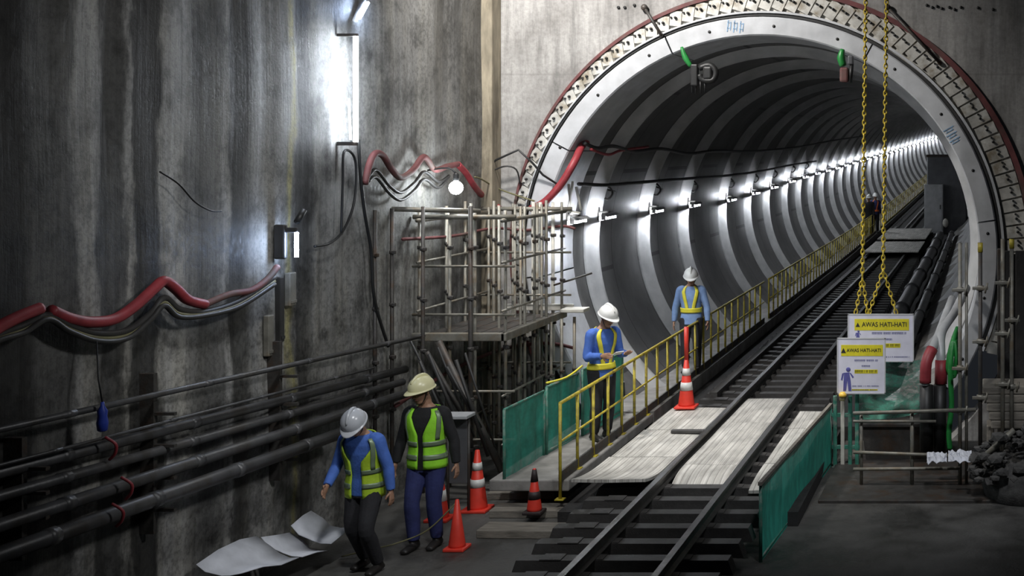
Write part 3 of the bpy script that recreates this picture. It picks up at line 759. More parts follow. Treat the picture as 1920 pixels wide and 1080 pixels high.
# white sheeting at the wall foot
def sheeting(poly, lab, X=-6.85):
    mb = MB(); top = []; bot = []
    for (x, yt, yb) in poly:
        a, b = atX(x, yt, X), atX(x, yb, X+.0)
        top.append(a+Vector((-.15, 0, 0))); bot.append(Vector((X+.25, a.y, max(-.39, b.z))))
    vs = []; fs = []
    for i in range(len(poly)):
        for k in range(5):
            f = k/4; p = top[i].lerp(bot[i], f)+Vector((.05*noise.noise(Vector((i*.8, k*.7, 2))), 0, .04*noise.noise(Vector((i*.7, k*.9, 5)))-.06*math.sin(f*PI)))
            vs.append(p)
    for i in range(len(poly)-1):
        for k in range(4): fs.append((i*5+k, i*5+k+1, (i+1)*5+k+1, (i+1)*5+k))
    mb.add(vs, fs, True); ob = mb.build('plastic_sheet', 'white'); m_ = ob.modifiers.new('solid', 'SOLIDIFY'); m_.thickness = .008
    return tag(ob, lab, 'sheet', 'white sheets at the wall foot')
sheeting([(400, 1058, 1075), (440, 1032, 1066), (480, 1012, 1055), (514, 1004, 1048)], 'white plastic sheet at the wall foot, left of the folded piece')
sheeting([(518, 1008, 1046), (545, 1006, 1040), (572, 1000, 1030)], 'grey folded plastic sheet between the other two at the wall foot')
sheeting([(574, 985, 1020), (595, 968, 1005), (611, 958, 985)], 'white plastic sheet behind the bowed worker at the wall foot', -6.8)

# ------------------------------------------------------------------ corner scaffold
t = thing('scaffold', 'galvanised tube scaffold tower in the corner left of the portal', 'scaffold', (-6.5, -1.5, -.4))
rows = [-2.5, -1.8, -1.1, -.4]; cols = [-7.03, -6.68, -6.34, -5.98]
ZT, ZP = 3.0, 1.47
def std(X, y, z0, z1, mat='steel', r=.020):
    mb = MB(); mb.tube([(X, y, z0), (X, y, z1)], r, 10)
    ob = mb.build('standard', mat, t)
    zz = z0+.5
    while zz < z1-.2:
        c = MB(); c.lathe([(r, -.022), (r+.009, -.02), (r+.009, .02), (r, .022)], (X, y, zz), 10); c.box((X+.015, y-.045, zz-.02), (X+.055, y-.005, zz+.02), bev=.006); zz += .62
        c.build('coupler', 'steeld', ob)
jit = random.Random(3)
for y in rows:
    for X in cols:
        std(X+jit.uniform(-.03, .03), y+jit.uniform(-.05, .05), -.4, ZT+jit.uniform(-.03, .12), 'steel')
for px, y in ((703, -3.6), (735, -3.2), (793, -2.75)):
    X = (px-VX)/(PPM*sc_(y)); std(X, y, -.4, ZT+.1, 'steeld', .023)
std(-6.36, -2.62, -.4, ZT+.1, 'steeld', .028)
for X, y in ((-6.86, -2.1), (-6.5, -2.2), (-6.18, -1.45), (-6.52, -.75), (-6.15, -.75), (-6.84, -.7), (-6.0, -1.45), (-6.86, -1.45)): std(X, y, -.4, ZT+.04, 'steel', .017)
for px in (1000, 1013, 1037): std(at(px, 400, -.25).x, -.25, -.4, ZT+.05, 'palepost', .026)
for px, yy in ((973, -1.6), (1033, -1.0), (1053, -.7), (1077, -.5)): std(at(px, 600, yy).x, yy, -.4, 1.45, 'steel', .022)
def ledger(a, b, r=.022, mat='steel', nm='ledger'):
    mb = MB(); mb.tube([a, b], r, 8); mb.build(nm, mat, t)
for y in (-2.5, -.4):
    ledger((-7.12, y, ZT-.04), (-5.85, y, ZT-.04), .03)
    for z in (2.35, 1.75, .8, .2): ledger((-7.12, y-.03, z), (-5.85, y-.03, z), .016)
for X in (-7.03, -5.98):
    ledger((X, -2.6, ZT-.08), (X, -.3, ZT-.08), .026)
    for z in (2.4, 1.8, .75, .15): ledger((X, -2.6, z), (X, -.3, z), .016)
ledger(at(735, 392, -3.0), at(900, 396, -2.2), .03)
ledger(at(688, 500, -3.4), at(735, 622, -2.9), .022, 'steeld', 'brace'); ledger(at(822, 640, -2.7), at(945, 890, -2.7), .045, 'steeld', 'brace'); ledger(at(800, 660, -2.9), at(880, 800, -2.9), .03, 'steeld', 'brace')
ledger(at(1038, 535, -.3), at(1110, 512, -.2), .014, 'steeld'); 
mb = MB(); mb.box((-7.1, -2.6, ZP-.04), (-5.95, -2.52, ZP+.06), bev=.01); mb.box((-6.0, -2.6, ZP-.04), (-5.93, -.35, ZP+.06), bev=.01); mb.build('toe_board', 'steel', t)
for k in range(5):
    x = -7.08+k*.225; mb = MB(); mb.box((x, -2.55, ZP-.03), (x+.21, -.32, ZP+.01), bev=.006); mb.build('platform_board', 'steeld', t)
mb = MB(); mb.box((-6.8, -.36, ZP+.05), (-5.85, -.30, ZP+.14), bev=.01); mb.build('back_board', 'palepost', t)
mb = MB(); mb.box((-5.95, -.6, ZP+.05), (-5.62, -.32, ZP+.10), bev=.01); mb.build('shelf', 'palepost', t)
mb = MB(); mb.tube([at(755, 422, -.25) if False else Vector((-7.02, -3.0, 2.72)), Vector((-7.02, -1.6, 2.66)), Vector((-7.0, -.3, 2.68)), Vector((-6.6, -.1, 2.64)), Vector((-6.1, -.1, 2.7)), Vector((-5.9, -.1, 2.66))], .02, 8, smooth=5)
tag(mb.build('hose', 'rimred'), 'red hose running level behind the upper scaffold tubes', 'hose')
mb = MB(); mb.tube([Vector((-7.02, -3.2, .75)), Vector((-7.02, -1.6, .9)), Vector((-6.9, -.15, .95)), Vector((-6.3, -.1, 1.02)), Vector((-5.9, -.12, .95))], .025, 8, smooth=5)
tag(mb.build('hose', 'rimred'), 'red hose hanging behind the lower scaffold tubes', 'hose')
# dark heap of bars at the foot of the scaffold by the walkers
for k in range(7):
    a = at(770+k*17, 640+(k*37 % 50), -3.2-.03*k); b = at(850+k*13, 800+(k*53 % 70), -3.0-.03*k); mb = MB(); mb.tube([a, b], .014+.004*(k % 3), 8)
    tag(mb.build('inclined_tube', 'cable'), '%s from the left of the dark tubes leaning under the scaffold platform' % ORD[k], 'tube', 'leaning tubes under the scaffold')
# grey stand behind the vest worker
a = at(835, 775, -3.6); b = at(882, 890, -3.6)
t2 = thing('barrier_stand', 'grey stand with a pale flat top behind the lime vest worker', 'stand', ((a.x+b.x)/2, -3.6, -.4))
mb = MB(); mb.box((a.x, -3.75, a.z-.04), (b.x+.02, -3.5, a.z), bev=.008); mb.build('top', 'greybox', t2)
mb = MB(); mb.box((a.x+.05, -3.62, -.05), (b.x-.03, -3.58, a.z-.06), bev=.006); mb.build('panel', 'darkbox', t2)
for x in (a.x+.03, b.x-.02):
    mb = MB(); mb.tube([(x, -3.6, -.4), (x, -3.6, a.z-.03)], .018, 8); mb.build('leg', 'steeld', t2)

# ------------------------------------------------------------------ green barriers on the left
def barrier(a, b, z0, z1, lab, mat='green', name='mesh_barrier', grp='green barriers left of the track', rope=None):
    a, b = Vector(a), Vector(b); t = thing(name, lab, 'barrier', (a.x, a.y, z0), grp)
    for p in (a, b):
        mb = MB(); mb.tube([(p.x, p.y, z0), (p.x, p.y, z1)], .018, 8); mb.build('post', 'greenframe', t)
    mb = MB(); mb.tube([(a.x, a.y, z1), (b.x, b.y, z1)], .016, 8); mb.build('top_rail', 'greenframe', t); mb = MB(); mb.tube([(a.x, a.y, z0+.06), (b.x, b.y, z0+.06)], .014, 8); mb.build('bottom_rail', 'greenframe', t)
    d = b-a; nrm = Vector((-d.y, d.x, 0)).normalized(); mb = MB(); nx, nz_ = 14, 10; vs = []; fs = []
    for j in range(nz_+1):
        for i in range(nx+1):
            u, v = i/nx, j/nz_; p = a.lerp(b, u)
            w = .02*math.sin(u*PI*5+v)*(1-abs(2*v-1)**2)+.02*noise.noise(Vector((u*4, v*3, a.x)))
            vs.append(Vector((p.x, p.y, z0+(z1-z0)*v))+nrm*w)
    for j in range(nz_):
        for i in range(nx): k = j*(nx+1)+i; fs.append((k, k+1, k+nx+2, k+nx+1))
    mb.add(vs, fs, True); mb.build('sheet', mat, t); return t
barrier((-5.56, -3.62, 0), (-5.50, -2.5, 0), -.12, .80, 'green mesh barrier beside the striped cone, nearest the camera on the walkway')
barrier((-5.48, -2.46, 0), (-5.40, -1.5, 0), -.02, .84, 'green mesh barrier on the walkway between the nearest one and the phone reader')
barrier((-5.36, -1.46, 0), (-5.22, -.12, 0), .0, .88, 'teal mesh barrier behind the phone reading worker by the portal', 'teal')
mb = MB(); mb.tube([(-5.5, -2.4, .88), (-5.42, -1.9, .86), (-5.38, -1.4, .92)], .014, 6, smooth=4); tag(mb.build('rope', 'strap'), 'yellow rope lying along the top of the green barrier', 'rope')
# right of the track
barrier((-2.30, -5.3, 0), (-2.07, -1.45, 0), -.42, .38, 'long teal sheet barrier right of the deck boards', 'teal', 'sheet_barrier', 'teal barriers right of the track')
mb = MB(); mb.sweep([(-.02, 0), (.02, 0), (.02, .035), (-.02, .035)], [(-2.30, -5.35, .39), (-2.07, -1.4, .39)]); tag(mb.build('timber_rail', 'wood'), 'thin timber rail capping the long teal barrier', 'timber')
t = thing('steel_gate', 'green painted steel frame at the end of the long teal barrier', 'frame', (-1.85, -1.6, -.42))
for px, mat in ((1566, 'greenframe'), (1580, 'palepost'), (1594, 'greenframe'), (1607, 'greenframe')):
    p = at(px, 650 if px in (1580, 1607) else 742, -1.5); mb = MB(); mb.box((p.x-.025, p.y-.025, -.42), (p.x+.025, p.y+.025, p.z), bev=.005); mb.build('post', mat, t)
for py in (778, 838, 878):
    a, b = at(1560, py, -1.5), at(1612, py, -1.5); mb = MB(); mb.box((a.x, a.y-.02, a.z-.025), (b.x, a.y+.02, a.z+.025), bev=.005); mb.build('crossbar', 'greenframe', t)
c = at(1580, 744, -1.72); t = thing('warning_lamp', 'small yellow warning lamp on the post below the front sign', 'lamp', c-Vector((0, 0, .06)))
mb = MB(); mb.box(c-Vector((.04, .04, .05)), c+Vector((.03, .21, -.005)), bev=.01); mb.build('base', 'olive', t)
mb = MB(); mb.lathe([(.05, 0), (.052, .03), (.03, .06), (.01, .065)], c, 14); mb.build('lens', 'yellowlamp', t)

# ------------------------------------------------------------------ right side clutter
YR = -2.5
def post(px, p0, p1, y, r, parent, mat='steel', cps=(), cap=None):
    a, b = at(px, p0, y), at(px, p1, y); mb = MB(); mb.tube([a, b], r, 10); ob = mb.build('standard', mat, parent)
    if cps:
        for py in cps:
            c = MB(); q = at(px, py, y); c.lathe([(r, -.035), (r*1.8, -.03), (r*1.8, .03), (r, .035)], q, 10); c.box(q+Vector((-.1, -.05, -.02)), q+Vector((.1, -.015, .02)), bev=.006); c.tube([q+Vector((.06, -.06, -.06)), q+Vector((.09, -.06, .07))], .012, 6)
            c.build('coupler', 'steel', ob)
    if cap:
        c = MB(); q = at(px, p0, y); c.tube([q, q+Vector((0, 0, -.12))], r*1.25, 10); o2 = c.build('end_cap', 'yellow', ob); o2['label'] = 'yellow end cap'
def base_z(px, y): return VY+(EYE+.4)*PPM*sc_(y)
t = thing('guard_frame', 'low tube guard frame with a twin upright right of the teal barrier', 'guard rail', (at(1710, 800, YR).x, YR, -.4))
zb = base_z(0, YR)
post(1710, 768, zb, YR, .024, t); post(1800, 455, zb, YR, .024, t, 'steel', (543, 690, 770)); post(1812, 455, zb, YR+.05, .02, t); post(1615, 778, zb, YR, .02, t)
for p, q, r in (((1600, 775), (1830, 768), .024), ((1600, 790), (1755, 790), .018), ((1600, 848), (1810, 855), .022), ((1600, 880), (1800, 878), .022)):
    mb = MB(); mb.tube([at(*p, YR-.05), at(*q, YR-.05)], r, 8); mb.build('ledger', 'steel', t)
t = thing('scaffold_post', 'dark single scaffold upright with yellow cap beside the portal ring', 'post', at(1838, zb, -2.3))
post(1838, 455, base_z(0, -2.3), -2.3, .026, t, 'steeld', (540, 640, 745), True)
t = thing('scaffold_post', 'twin scaffold upright with couplers and yellow cap at the right edge', 'post', at(1885, zb, -2.2))
post(1880, 448, base_z(0, -2.2), -2.2, .026, t, 'steel', (530, 625, 720)); post(1897, 448, base_z(0, -2.2), -2.15, .026, t, 'steel', (600, 725), True)
for i, py in enumerate((722, 738, 754, 770, 786)):
    mb = MB(); a, b = at(1842+4*i, py, -1.4), at(1990, py+2, -1.4); mb.box((a.x, a.y-.08, a.z-16/(PPM*sc_(-1.4))), (b.x, a.y+.5, a.z), bev=.02)
    tag(mb.build('plank', 'wood'), '%s plank from the top of the stack behind the right hand uprights' % ORD[i], 'plank', 'planks stacked at the right edge')
a = at(1850, 802, -1.4); mb = MB(); mb.box((a.x, -1.3, -.4), (a.x+.1, -.9, a.z), bev=.01); mb.box((a.x+.6, -1.3, -.4), (a.x+.7, -.9, a.z), bev=.01)
tag(mb.build('trestle', 'wood'), 'timber trestle carrying the plank stack at the right edge', 'trestle')
# grey pipes with red sleeves bending down
def elbow(pts, y, r, lab, cuff):
    P_ = [at(px, py, yy) for px, py, yy in pts]; t = thing('drain_pipe', lab, 'pipe', P_[-1], 'pipes with red sleeves')
    mb = MB(); mb.tube(P_, r, 10, smooth=5); mb.build('body', 'greybox', t)
    return t, P_
t, P_ = elbow([(1785, 560, -.3), (1770, 600, -1.2), (1757, 635, -2.0), (1742, 668, -2.3), (1735, 700, -2.35), (1735, 722, -2.35)], 0, .055, 'grey pipe bending down with a red sleeve, left of the pair', 'w')
mb = MB(); mb.tube([at(1748, 655, -2.22), at(1737, 680, -2.33), at(1735, 718, -2.35)], .075, 10, smooth=4); o = mb.build('sleeve', 'red', t); o['label'] = 'red sleeve'
t, P_ = elbow([(1812, 540, -.2), (1790, 585, -1.2), (1766, 622, -1.9), (1764, 660, -2.15), (1764, 700, -2.19), (1764, 716, -2.2)], 0, .06, 'grey pipe bending down with a red sleeve, next to the green hose', 'w')
mb = MB(); mb.tube([at(1765, 675, -2.17), at(1764, 720, -2.2)], .08, 10); o = mb.build('sleeve', 'red', t); o['label'] = 'red sleeve'
for i, px in enumerate((1737, 1762)):
    mb = MB(); mb.tube([at(px, 722, -2.3+.05*i), at(px, 845, -2.3+.05*i)], .085, 10); tag(mb.build('hose', 'black'), ['black lower hose under the left red sleeve', 'black lower hose under the red sleeve by the green hose'][i], 'hose', 'black hoses')
mb = MB(); mb.tube([at(1796, 615, -2.0), at(1784, 650, -2.2), at(1778, 690, -2.25), at(1788, 705, -2.25), at(1794, 670, -2.25), at(1788, 640, -2.2), at(1782, 690, -2.3), at(1784, 760, -2.3), at(1779, 810, -2.3), at(1781, 842, -2.3)], .035, 10, smooth=6)
tag(mb.build('hose', 'greenhose'), 'bright green hose looped over the guard frame by the uprights', 'hose')
mb = MB(); mb.tube([at(1790, 630, -2.05), at(1797, 660, -2.15), at(1790, 700, -2.2)], .045, 10, smooth=4); tag(mb.build('hose', 'greenhose'), 'short thick green hose piece behind the looped green hose', 'hose')
# green net
mb = MB(); vs = []; fs = []; nx, nz_ = 22, 14
for j in range(nz_+1):
    for i in range(nx+1):
        u, v = i/nx, j/nz_
        px = 1606+(1738-1606)*u-8*v*u; py = 672+6*math.sin(u*3)+(786-672)*v*(1-.12*u)
        vs.append(at(px, py, -.75-.18*noise.noise(Vector((u*4, v*4, 1)))-.35*v*(1-u)))
for j in range(nz_):
    for i in range(nx): k = j*(nx+1)+i; fs.append((k, k+1, k+nx+2, k+nx+1))
mb.add(vs, fs, True); ob = mb.build('safety_net', 'net'); tag(ob, 'thin green safety net draped below the hanging signs', 'net')
t = thing('backdrop', 'added black hoarding sheet behind the twin upright at the right edge', 'backdrop', (.6, -.7, -.4))  # black sheet added to stand for the darkness right of the ring
a = at(1874, 470, -.7); mb = MB()
for k in range(6): mb.box((a.x+.22*k, -.72, -.4), (a.x+.22*k+.2, -.68, a.z), bev=.01)
mb.box((a.x, -.69, -.4), (a.x+1.3, -.65, a.z-.05)); mb.build('sheet', 'bed', t)
mb = MB(); mb.box((a.x-.03, -.75, -.4), (a.x+.03, -.64, a.z+.03), bev=.01); mb.build('post', 'steeld', t)
# rubble
mb = MB(); rr = random.Random(5)
for k in range(150):
    px = rr.uniform(1826, 1990); py = rr.uniform(0, 1); d = (px-1826)/100
    top = 852-60*min(1, d)**.7
    p = at(px, top+py*(905-top), -2.9+rr.uniform(-.5, .4)); s = rr.uniform(.025, .085)
    b_ = bmesh.new(); bmesh.ops.create_icosphere(b_, subdivisions=1, radius=s)
    for v in b_.verts: v.co *= 1+.45*noise.noise(v.co*30+p*5)
    b_.verts.index_update(); mb.add([p+Vector((v.co.x*1.3, v.co.y, v.co.z*.8)) for v in b_.verts], [tuple(v.index for v in f.verts) for f in b_.faces]); b_.free()
mb.ball(at(1925, 905, -2.9), .55, 16, ry=.5, rz=.38)
tag(mb.build('rubble', 'rubble'), 'heap of grey rubble at the lower right corner', 'rubble', kind='stuff')
mb = MB(); mb.tube([at(1838, 862, -3.3), at(1902, 806, -3.3)], .035, 8); tag(mb.build('bar', 'steel'), 'grey bar sticking up out of the rubble heap', 'bar')
def crumple(px0, px1, py0, py1, y, lab, seed):
    mb = MB(); vs = []; fs = []; nx, nz_ = 12, 6
    for j in range(nz_+1):
        for i in range(nx+1):
            u, v = i/nx, j/nz_; n3 = noise.noise(Vector((u*5+seed, v*4, 1)))
            p = at(px0+(px1-px0)*u, py0+(py1-py0)*(v+.35*n3), y+.3*v*-1); vs.append(p+Vector((0, .06*noise.noise(Vector((u*7, v*6, seed))), 0)))
    for j in range(nz_):
        for i in range(nx): k = j*(nx+1)+i; fs.append((k, k+1, k+nx+2, k+nx+1))
    mb.add(vs, fs); ob = mb.build('plastic_sheet', 'white'); m_ = ob.modifiers.new('solid', 'SOLIDIFY'); m_.thickness = .006; return tag(ob, lab, 'sheet', 'white sheets by the rubble')
crumple(1738, 1775, 848, 866, -2.75, 'crumpled white sheet at the foot of the sleeved pipes', 1)
crumple(1778, 1822, 845, 866, -2.75, 'crumpled white sheet between the green hose and rubble', 4)
t = thing('dark_filler', 'added dark skip standing behind the low guard frame', 'filler', (-1.0, -.9, -.4))  # made-up box, added as a dark screen behind the frame
mb = MB(); mb.prism([(-1.62, -.36), (-.55, -.36), (-.5, .10), (-1.68, .10)], -1.25, -.3); mb.build('body', 'steeld', t)
mb = MB(); mb.box((-1.72, -1.3, .08), (-.46, -1.24, .13), bev=.01); mb.build('rim', 'steeld', t); mb = MB(); mb.box((-1.72, -.32, .08), (-.46, -.27, .13), bev=.01); mb.build('rim', 'steeld', t)
mb = MB(); mb.box((-2.0, -3.2, -.42), (.7, -1.2, -.36), bev=.01); tag(mb.build('platform', 'steeld'), 'dark low platform under the pipes and hoses on the right', 'platform')

# ------------------------------------------------------------------ hanging signs
def chain(pts, y, r, name, parent):
    P_ = [at(px, py, y) for px, py in pts]; mb = MB(); k = 0
    for a, b in zip(P_, P_[1:]):
        d = (b-a); n_ = max(1, int(d.length/.062)); d.normalize()
        for i in range(n_):
            c = a.lerp(b, (i+.5)/n_); u = Vector((1, 0, 0)) if k % 2 else Vector((0, 1, 0)); u = (u-d*u.dot(d)).normalized()
            ring = [c+d*.043*math.cos(q)+u*.023*math.sin(q) for q in [2*PI*j/10 for j in range(10)]]
            mb.tube(ring, r, 5, closed=True); k += 1
    return mb.build(name, 'yellowchain', parent)
def text(s, width, c, mat, parent, name='lettering'):
    cu = bpy.data.curves.new(name, 'FONT'); cu.body = s; cu.size = 1; cu.align_x = 'CENTER'; cu.align_y = 'CENTER'; cu.extrude = .01; cu.offset = .012
    ob = bpy.data.objects.new(name+'_tmp', cu); COL.objects.link(ob)
    me = bpy.data.meshes.new_from_object(ob.evaluated_get(bpy.context.evaluated_depsgraph_get())); bpy.data.objects.remove(ob)
    xs = [v.co.x for v in me.vertices]; k = width/(max(xs)-min(xs))
    for v in me.vertices: v.co = Vector((v.co.x*k, -v.co.z*.05, v.co.y*k*1.15))
    me.materials.clear(); me.materials.append(MT[mat])
    o2 = bpy.data.objects.new(name, me); COL.objects.link(o2); o2.parent = parent
    o2.location = Vector(c)-ORG[parent.name]; ORG[o2.name] = Vector(c); return o2
def sign(x0, y0, x1, y1, yd, lab, rows, pict, head):
    a, b = at(x0, y0, yd), at(x1, y1, yd); W = b.x-a.x; H = a.z-b.z
    t = thing('warning_sign', lab, 'sign', ((a.x+b.x)/2, yd, b.z), 'warning signs')
    mb = MB(); mb.box((a.x, yd-.008, b.z), (b.x, yd+.008, a.z), bev=.003); mb.build('board', 'signw', t)
    mb = MB(); e = .012
    for q in (((a.x-.004, b.z-.004), (b.x+.004, b.z+e)), ((a.x-.004, a.z-e), (b.x+.004, a.z+.004)), ((a.x-.004, b.z), (a.x+e, a.z)), ((b.x-e, b.z), (b.x+.004, a.z))):
        mb.box((q[0][0], yd-.012, q[0][1]), (q[1][0], yd+.012, q[1][1]))
    mb.build('frame', 'housing', t)
    hx0, hx1, hz0, hz1 = head
    mb = MB(); mb.box((a.x+W*hx0, yd-.0105, a.z-H*hz1), (a.x+W*hx1, yd-.008, a.z-H*hz0)); hd = mb.build('header', 'signy', t)
    text('AWAS HATI-HATI', W*(hx1-hx0)*.82, (a.x+W*(hx0+hx1)/2+W*.04, yd-.012, a.z-H*(hz0+hz1)/2), 'signk', hd)
    tri = MB(); c = Vector((a.x+W*(hx0+.05), yd, a.z-H*(hz0+hz1)/2)); q = H*.045; tri.prism([(c.x-q, c.z-q), (c.x+q, c.z-q), (c.x, c.z+q)], yd-.0125, yd-.0105); tri.build('warning_triangle', 'signk', hd)
    for (u0, u1, v, h, mat) in rows:
        z = a.z-H*v
        if mat == 'signy': mb = MB(); mb.box((a.x+W*u0, yd-.0095, z-h*H), (a.x+W*u1, yd-.008, z+h*H)); mb.build('text_band', 'signy', t)
        mb = MB(); x = a.x+W*u0+.006; rr = random.Random(int(v*1000))
        while x < a.x+W*u1-.01:
            w = rr.uniform(.006, .013); hh = h*H*.62
            mb.box((x, yd-.0115, z-hh), (x+w*.45, yd-.0095, z+hh)); mb.box((x, yd-.0115, z+hh*.5), (x+w*.9, yd-.0095, z+hh)); x += w+.004+(.012 if rr.random() < .16 else 0)
        mb.build('text_line', 'signb' if mat != 'signy' else 'signk', t)
    if pict:
        mb = MB(); u, v, s = pict; c = Vector((a.x+W*u, yd-.010, a.z-H*v)); s *= H
        mb.ball(c+Vector((.06*s, 0, .42*s)), .10*s, 10, ry=.004)
        for poly in ([(-.12, .28), (.1, .3), (.16, -.05), (-.14, -.05)], [(-.14, -.05), (.02, -.05), (-.04, -.5), (-.16, -.5)], [(.02, -.05), (.16, -.05), (.2, -.5), (.07, -.5)], [(-.12, .28), (-.2, .25), (-.26, -.02), (-.19, -.04)], [(.1, .3), (.18, .26), (.3, .1), (.24, .05)]):
            mb.prism([(c.x+x*s, c.z+z*s) for x, z in poly], yd-.0105, yd-.008)
        mb.build('pictogram', 'signb', t)
    return t
sr = sign(1590, 589, 1713, 678, -1.0, 'wider white warning sign with yellow header hung from two yellow chains', [(.36, .9, .40, .035, 'b'), (.5, .7, .53, .03, 'b'), (.55, .8, .66, .045, 'signy'), (.35, .95, .90, .02, 'b')], (.15, .45, .22), (.1, .93, .10, .34))
sf = sign(1570, 634, 1660, 738, -1.66, 'narrower white warning sign with worker pictogram fixed on the green steel frame', [(.35, .85, .40, .025, 'b'), (.5, .7, .50, .022, 'b'), (.36, .84, .60, .035, 'signy'), (.3, .88, .86, .014, 'b'), (.3, .84, .93, .012, 'signy')], (.2, .74, .42), (.08, .95, .12, .32))
for p_ in ([(1663, -60), (1656, 505)], [(1624, -60), (1617, 520)]): chain(p_, -1.0, .0105, 'chain', sr)
for p_ in ([(1656, 505), (1629, 589)], [(1656, 505), (1681, 589)], [(1617, 520), (1604, 589)], [(1617, 520), (1627, 589)]): chain(p_, -1.0, .0085, 'chain_leg', sr)
# rods at the crown of the wall
for i, (p, q) in enumerate((((1208, 14), (1240, 66)), ((1664, 14), (1762, 118)))):
    mb = MB(); mb.tube([at(*p, -.06), at(*q, -.08)], .022, 8); mb.ball(at(*p, -.05), .05, 10); mb.ball(at(*q, -.06), .035, 8)
    tag(mb.build('stay_rod', 'steeld'), ['short dark rod bolted to the wall at the upper left of the portal', 'long dark rod bolted across the upper right portal rim by the chains'][i], 'rod', 'rods on the portal wall')
for (px, py) in ((1738, 10), (1748, 14), (1757, 12), (1766, 16), (1780, 14), (1790, 18), (1802, 14), (1834, 15), (1862, 18), (1160, 14), (1172, 14), (1190, 10)):
    mb = MB(); p = at(px, py, -.0); mb.tube([p, p+Vector((0, -.02, 0))], .022, 8)
    side = 'right of the yellow chains' if px > 1500 else 'left of the short dark rod'
    tag(mb.build('anchor_bolt', 'hole'), 'dark anchor bolt in the top edge row, '+side, 'bolt', 'anchor bolts '+side)

# ------------------------------------------------------------------ cones
def cone(loc, h, lab, bands=True, pole=None, dark=False, hid=False):
    x, y, z = loc; t = thing('traffic_cone', lab, 'traffic cone', loc, 'traffic cones')
    r0, r1 = .165*h, .036*h
    mb = MB(); mb.box((x-.21*h, y-.21*h, z), (x+.21*h, y+.21*h, z+.035), bev=.012); mb.build('base', 'cone' if not dark else 'conebase', t)
    mb = MB(); mb.lathe([(r0, .03), (r0*.98, .06), (r1, h), (r1*.6, h+.005)], loc, 24); mb.build('body', 'cone', t)
    if bands:
        for f0, f1, mat in bands:
            mb = MB(); rr = lambda f: r0*.98+(r1-r0*.98)*(f*h-.06)/(h-.06)+.005
            mb.lathe([(rr(f0)-.004, f0*h), (rr(f0), f0*h), (rr(f1), f1*h), (rr(f1)-.004, f1*h)], loc, 24, False); mb.build('reflective_band', mat, t)
    if pole:
        mb = MB(); mb.tube([(x, y, z+h-.02), (x, y, z+h+pole)], .036, 12, radii=[.03, .034, .034, .02][:2]); o = mb.build('baton', 'cone', t); o['label'] = 'red baton stuck in the cone top'
    return t
p = atZ(1287, 764, .02); cone((p.x, p.y, .02), .72, 'tall striped cone with a red baton on the left deck boards', [(.36, .52, 'conew'), (.66, .80, 'conew')], .46)
p = atZ(895, 957, -.40); cone((p.x, p.y, -.40), .70, 'red cone with two grey bands behind the lime vest worker', [(.40, .53, 'conew'), (.68, .80, 'conew')])
p = atZ(1002, 962, -.31); cone((p.x, p.y, -.31), .50, 'red cone with dark rings on the plank below the green barrier', [(.33, .5, 'conebase'), (.72, .99, 'conebase')], None, True)
p = atZ(857, 1030, -.40); cone((p.x, p.y, -.40), .52, 'plain bright orange cone in front, right of the lime vest worker', False)
p = atZ(824, 975, -.40); cone((p.x, p.y, -.40), .62, 'white banded cone mostly hidden behind the lime vest worker', [(.36, .55, 'conew'), (.66, .84, 'conew')])
pc = atZ(857, 1030, -.40); a = Vector((pc.x, pc.y, .10)); b = at(700, 1030, -5.2)
mb = MB(); mb.tube([a, a.lerp(b, .35)+Vector((0, 0, -.12)), a.lerp(b, .7)+Vector((0, 0, -.08)), Vector((b.x, b.y, -.3)), Vector((b.x-.3, b.y-.05, -.36))], .008, 6, smooth=5); tag(mb.build('rope', 'olive'), 'thin ochre rope tied to the plain orange cone', 'rope')

# ------------------------------------------------------------------ people
def remesh(mb, name, mat, parent, voxel=.009, smooth=4):
    ob = mb.build(name+'_tmp', mat, None, loc=(0, 0, 0))
    m1 = ob.modifiers.new('r', 'REMESH'); m1.mode = 'VOXEL'; m1.voxel_size = voxel
    m2 = ob.modifiers.new('s', 'SMOOTH'); m2.iterations = smooth; m2.factor = .5
    dg = bpy.context.evaluated_depsgraph_get(); ev = ob.evaluated_get(dg)
    me = bpy.data.meshes.new_from_object(ev); me.name = name
    for p in me.polygons: p.use_smooth = True
    bpy.data.objects.remove(ob)
    me.materials.clear(); me.materials.append(MT[mat])
    o2 = bpy.data.objects.new(name, me); COL.objects.link(o2); o2.parent = parent; ORG[o2.name] = Vector((0, 0, 0)); return o2
SEC = [(.74, .150, .112, .01), (.82, .170, .125, .01), (.92, .168, .122, .005), (1.04, .148, .108, 0), (1.16, .155, .112, -.005), (1.28, .175, .118, -.005), (1.38, .178, .108, 0), (1.44, .135, .085, .005), (1.475, .080, .068, .008), (1.52, .056, .058, 0)]
def sec(z):
    for (a, *va), (b, *vb) in zip(SEC, SEC[1:]):
        if z <= b:
            f = max(0, (z-a)/(b-a)); f = f*f*(3-2*f); return [p+(q-p)*f for p, q in zip(va, vb)]
    return SEC[-1][1:]
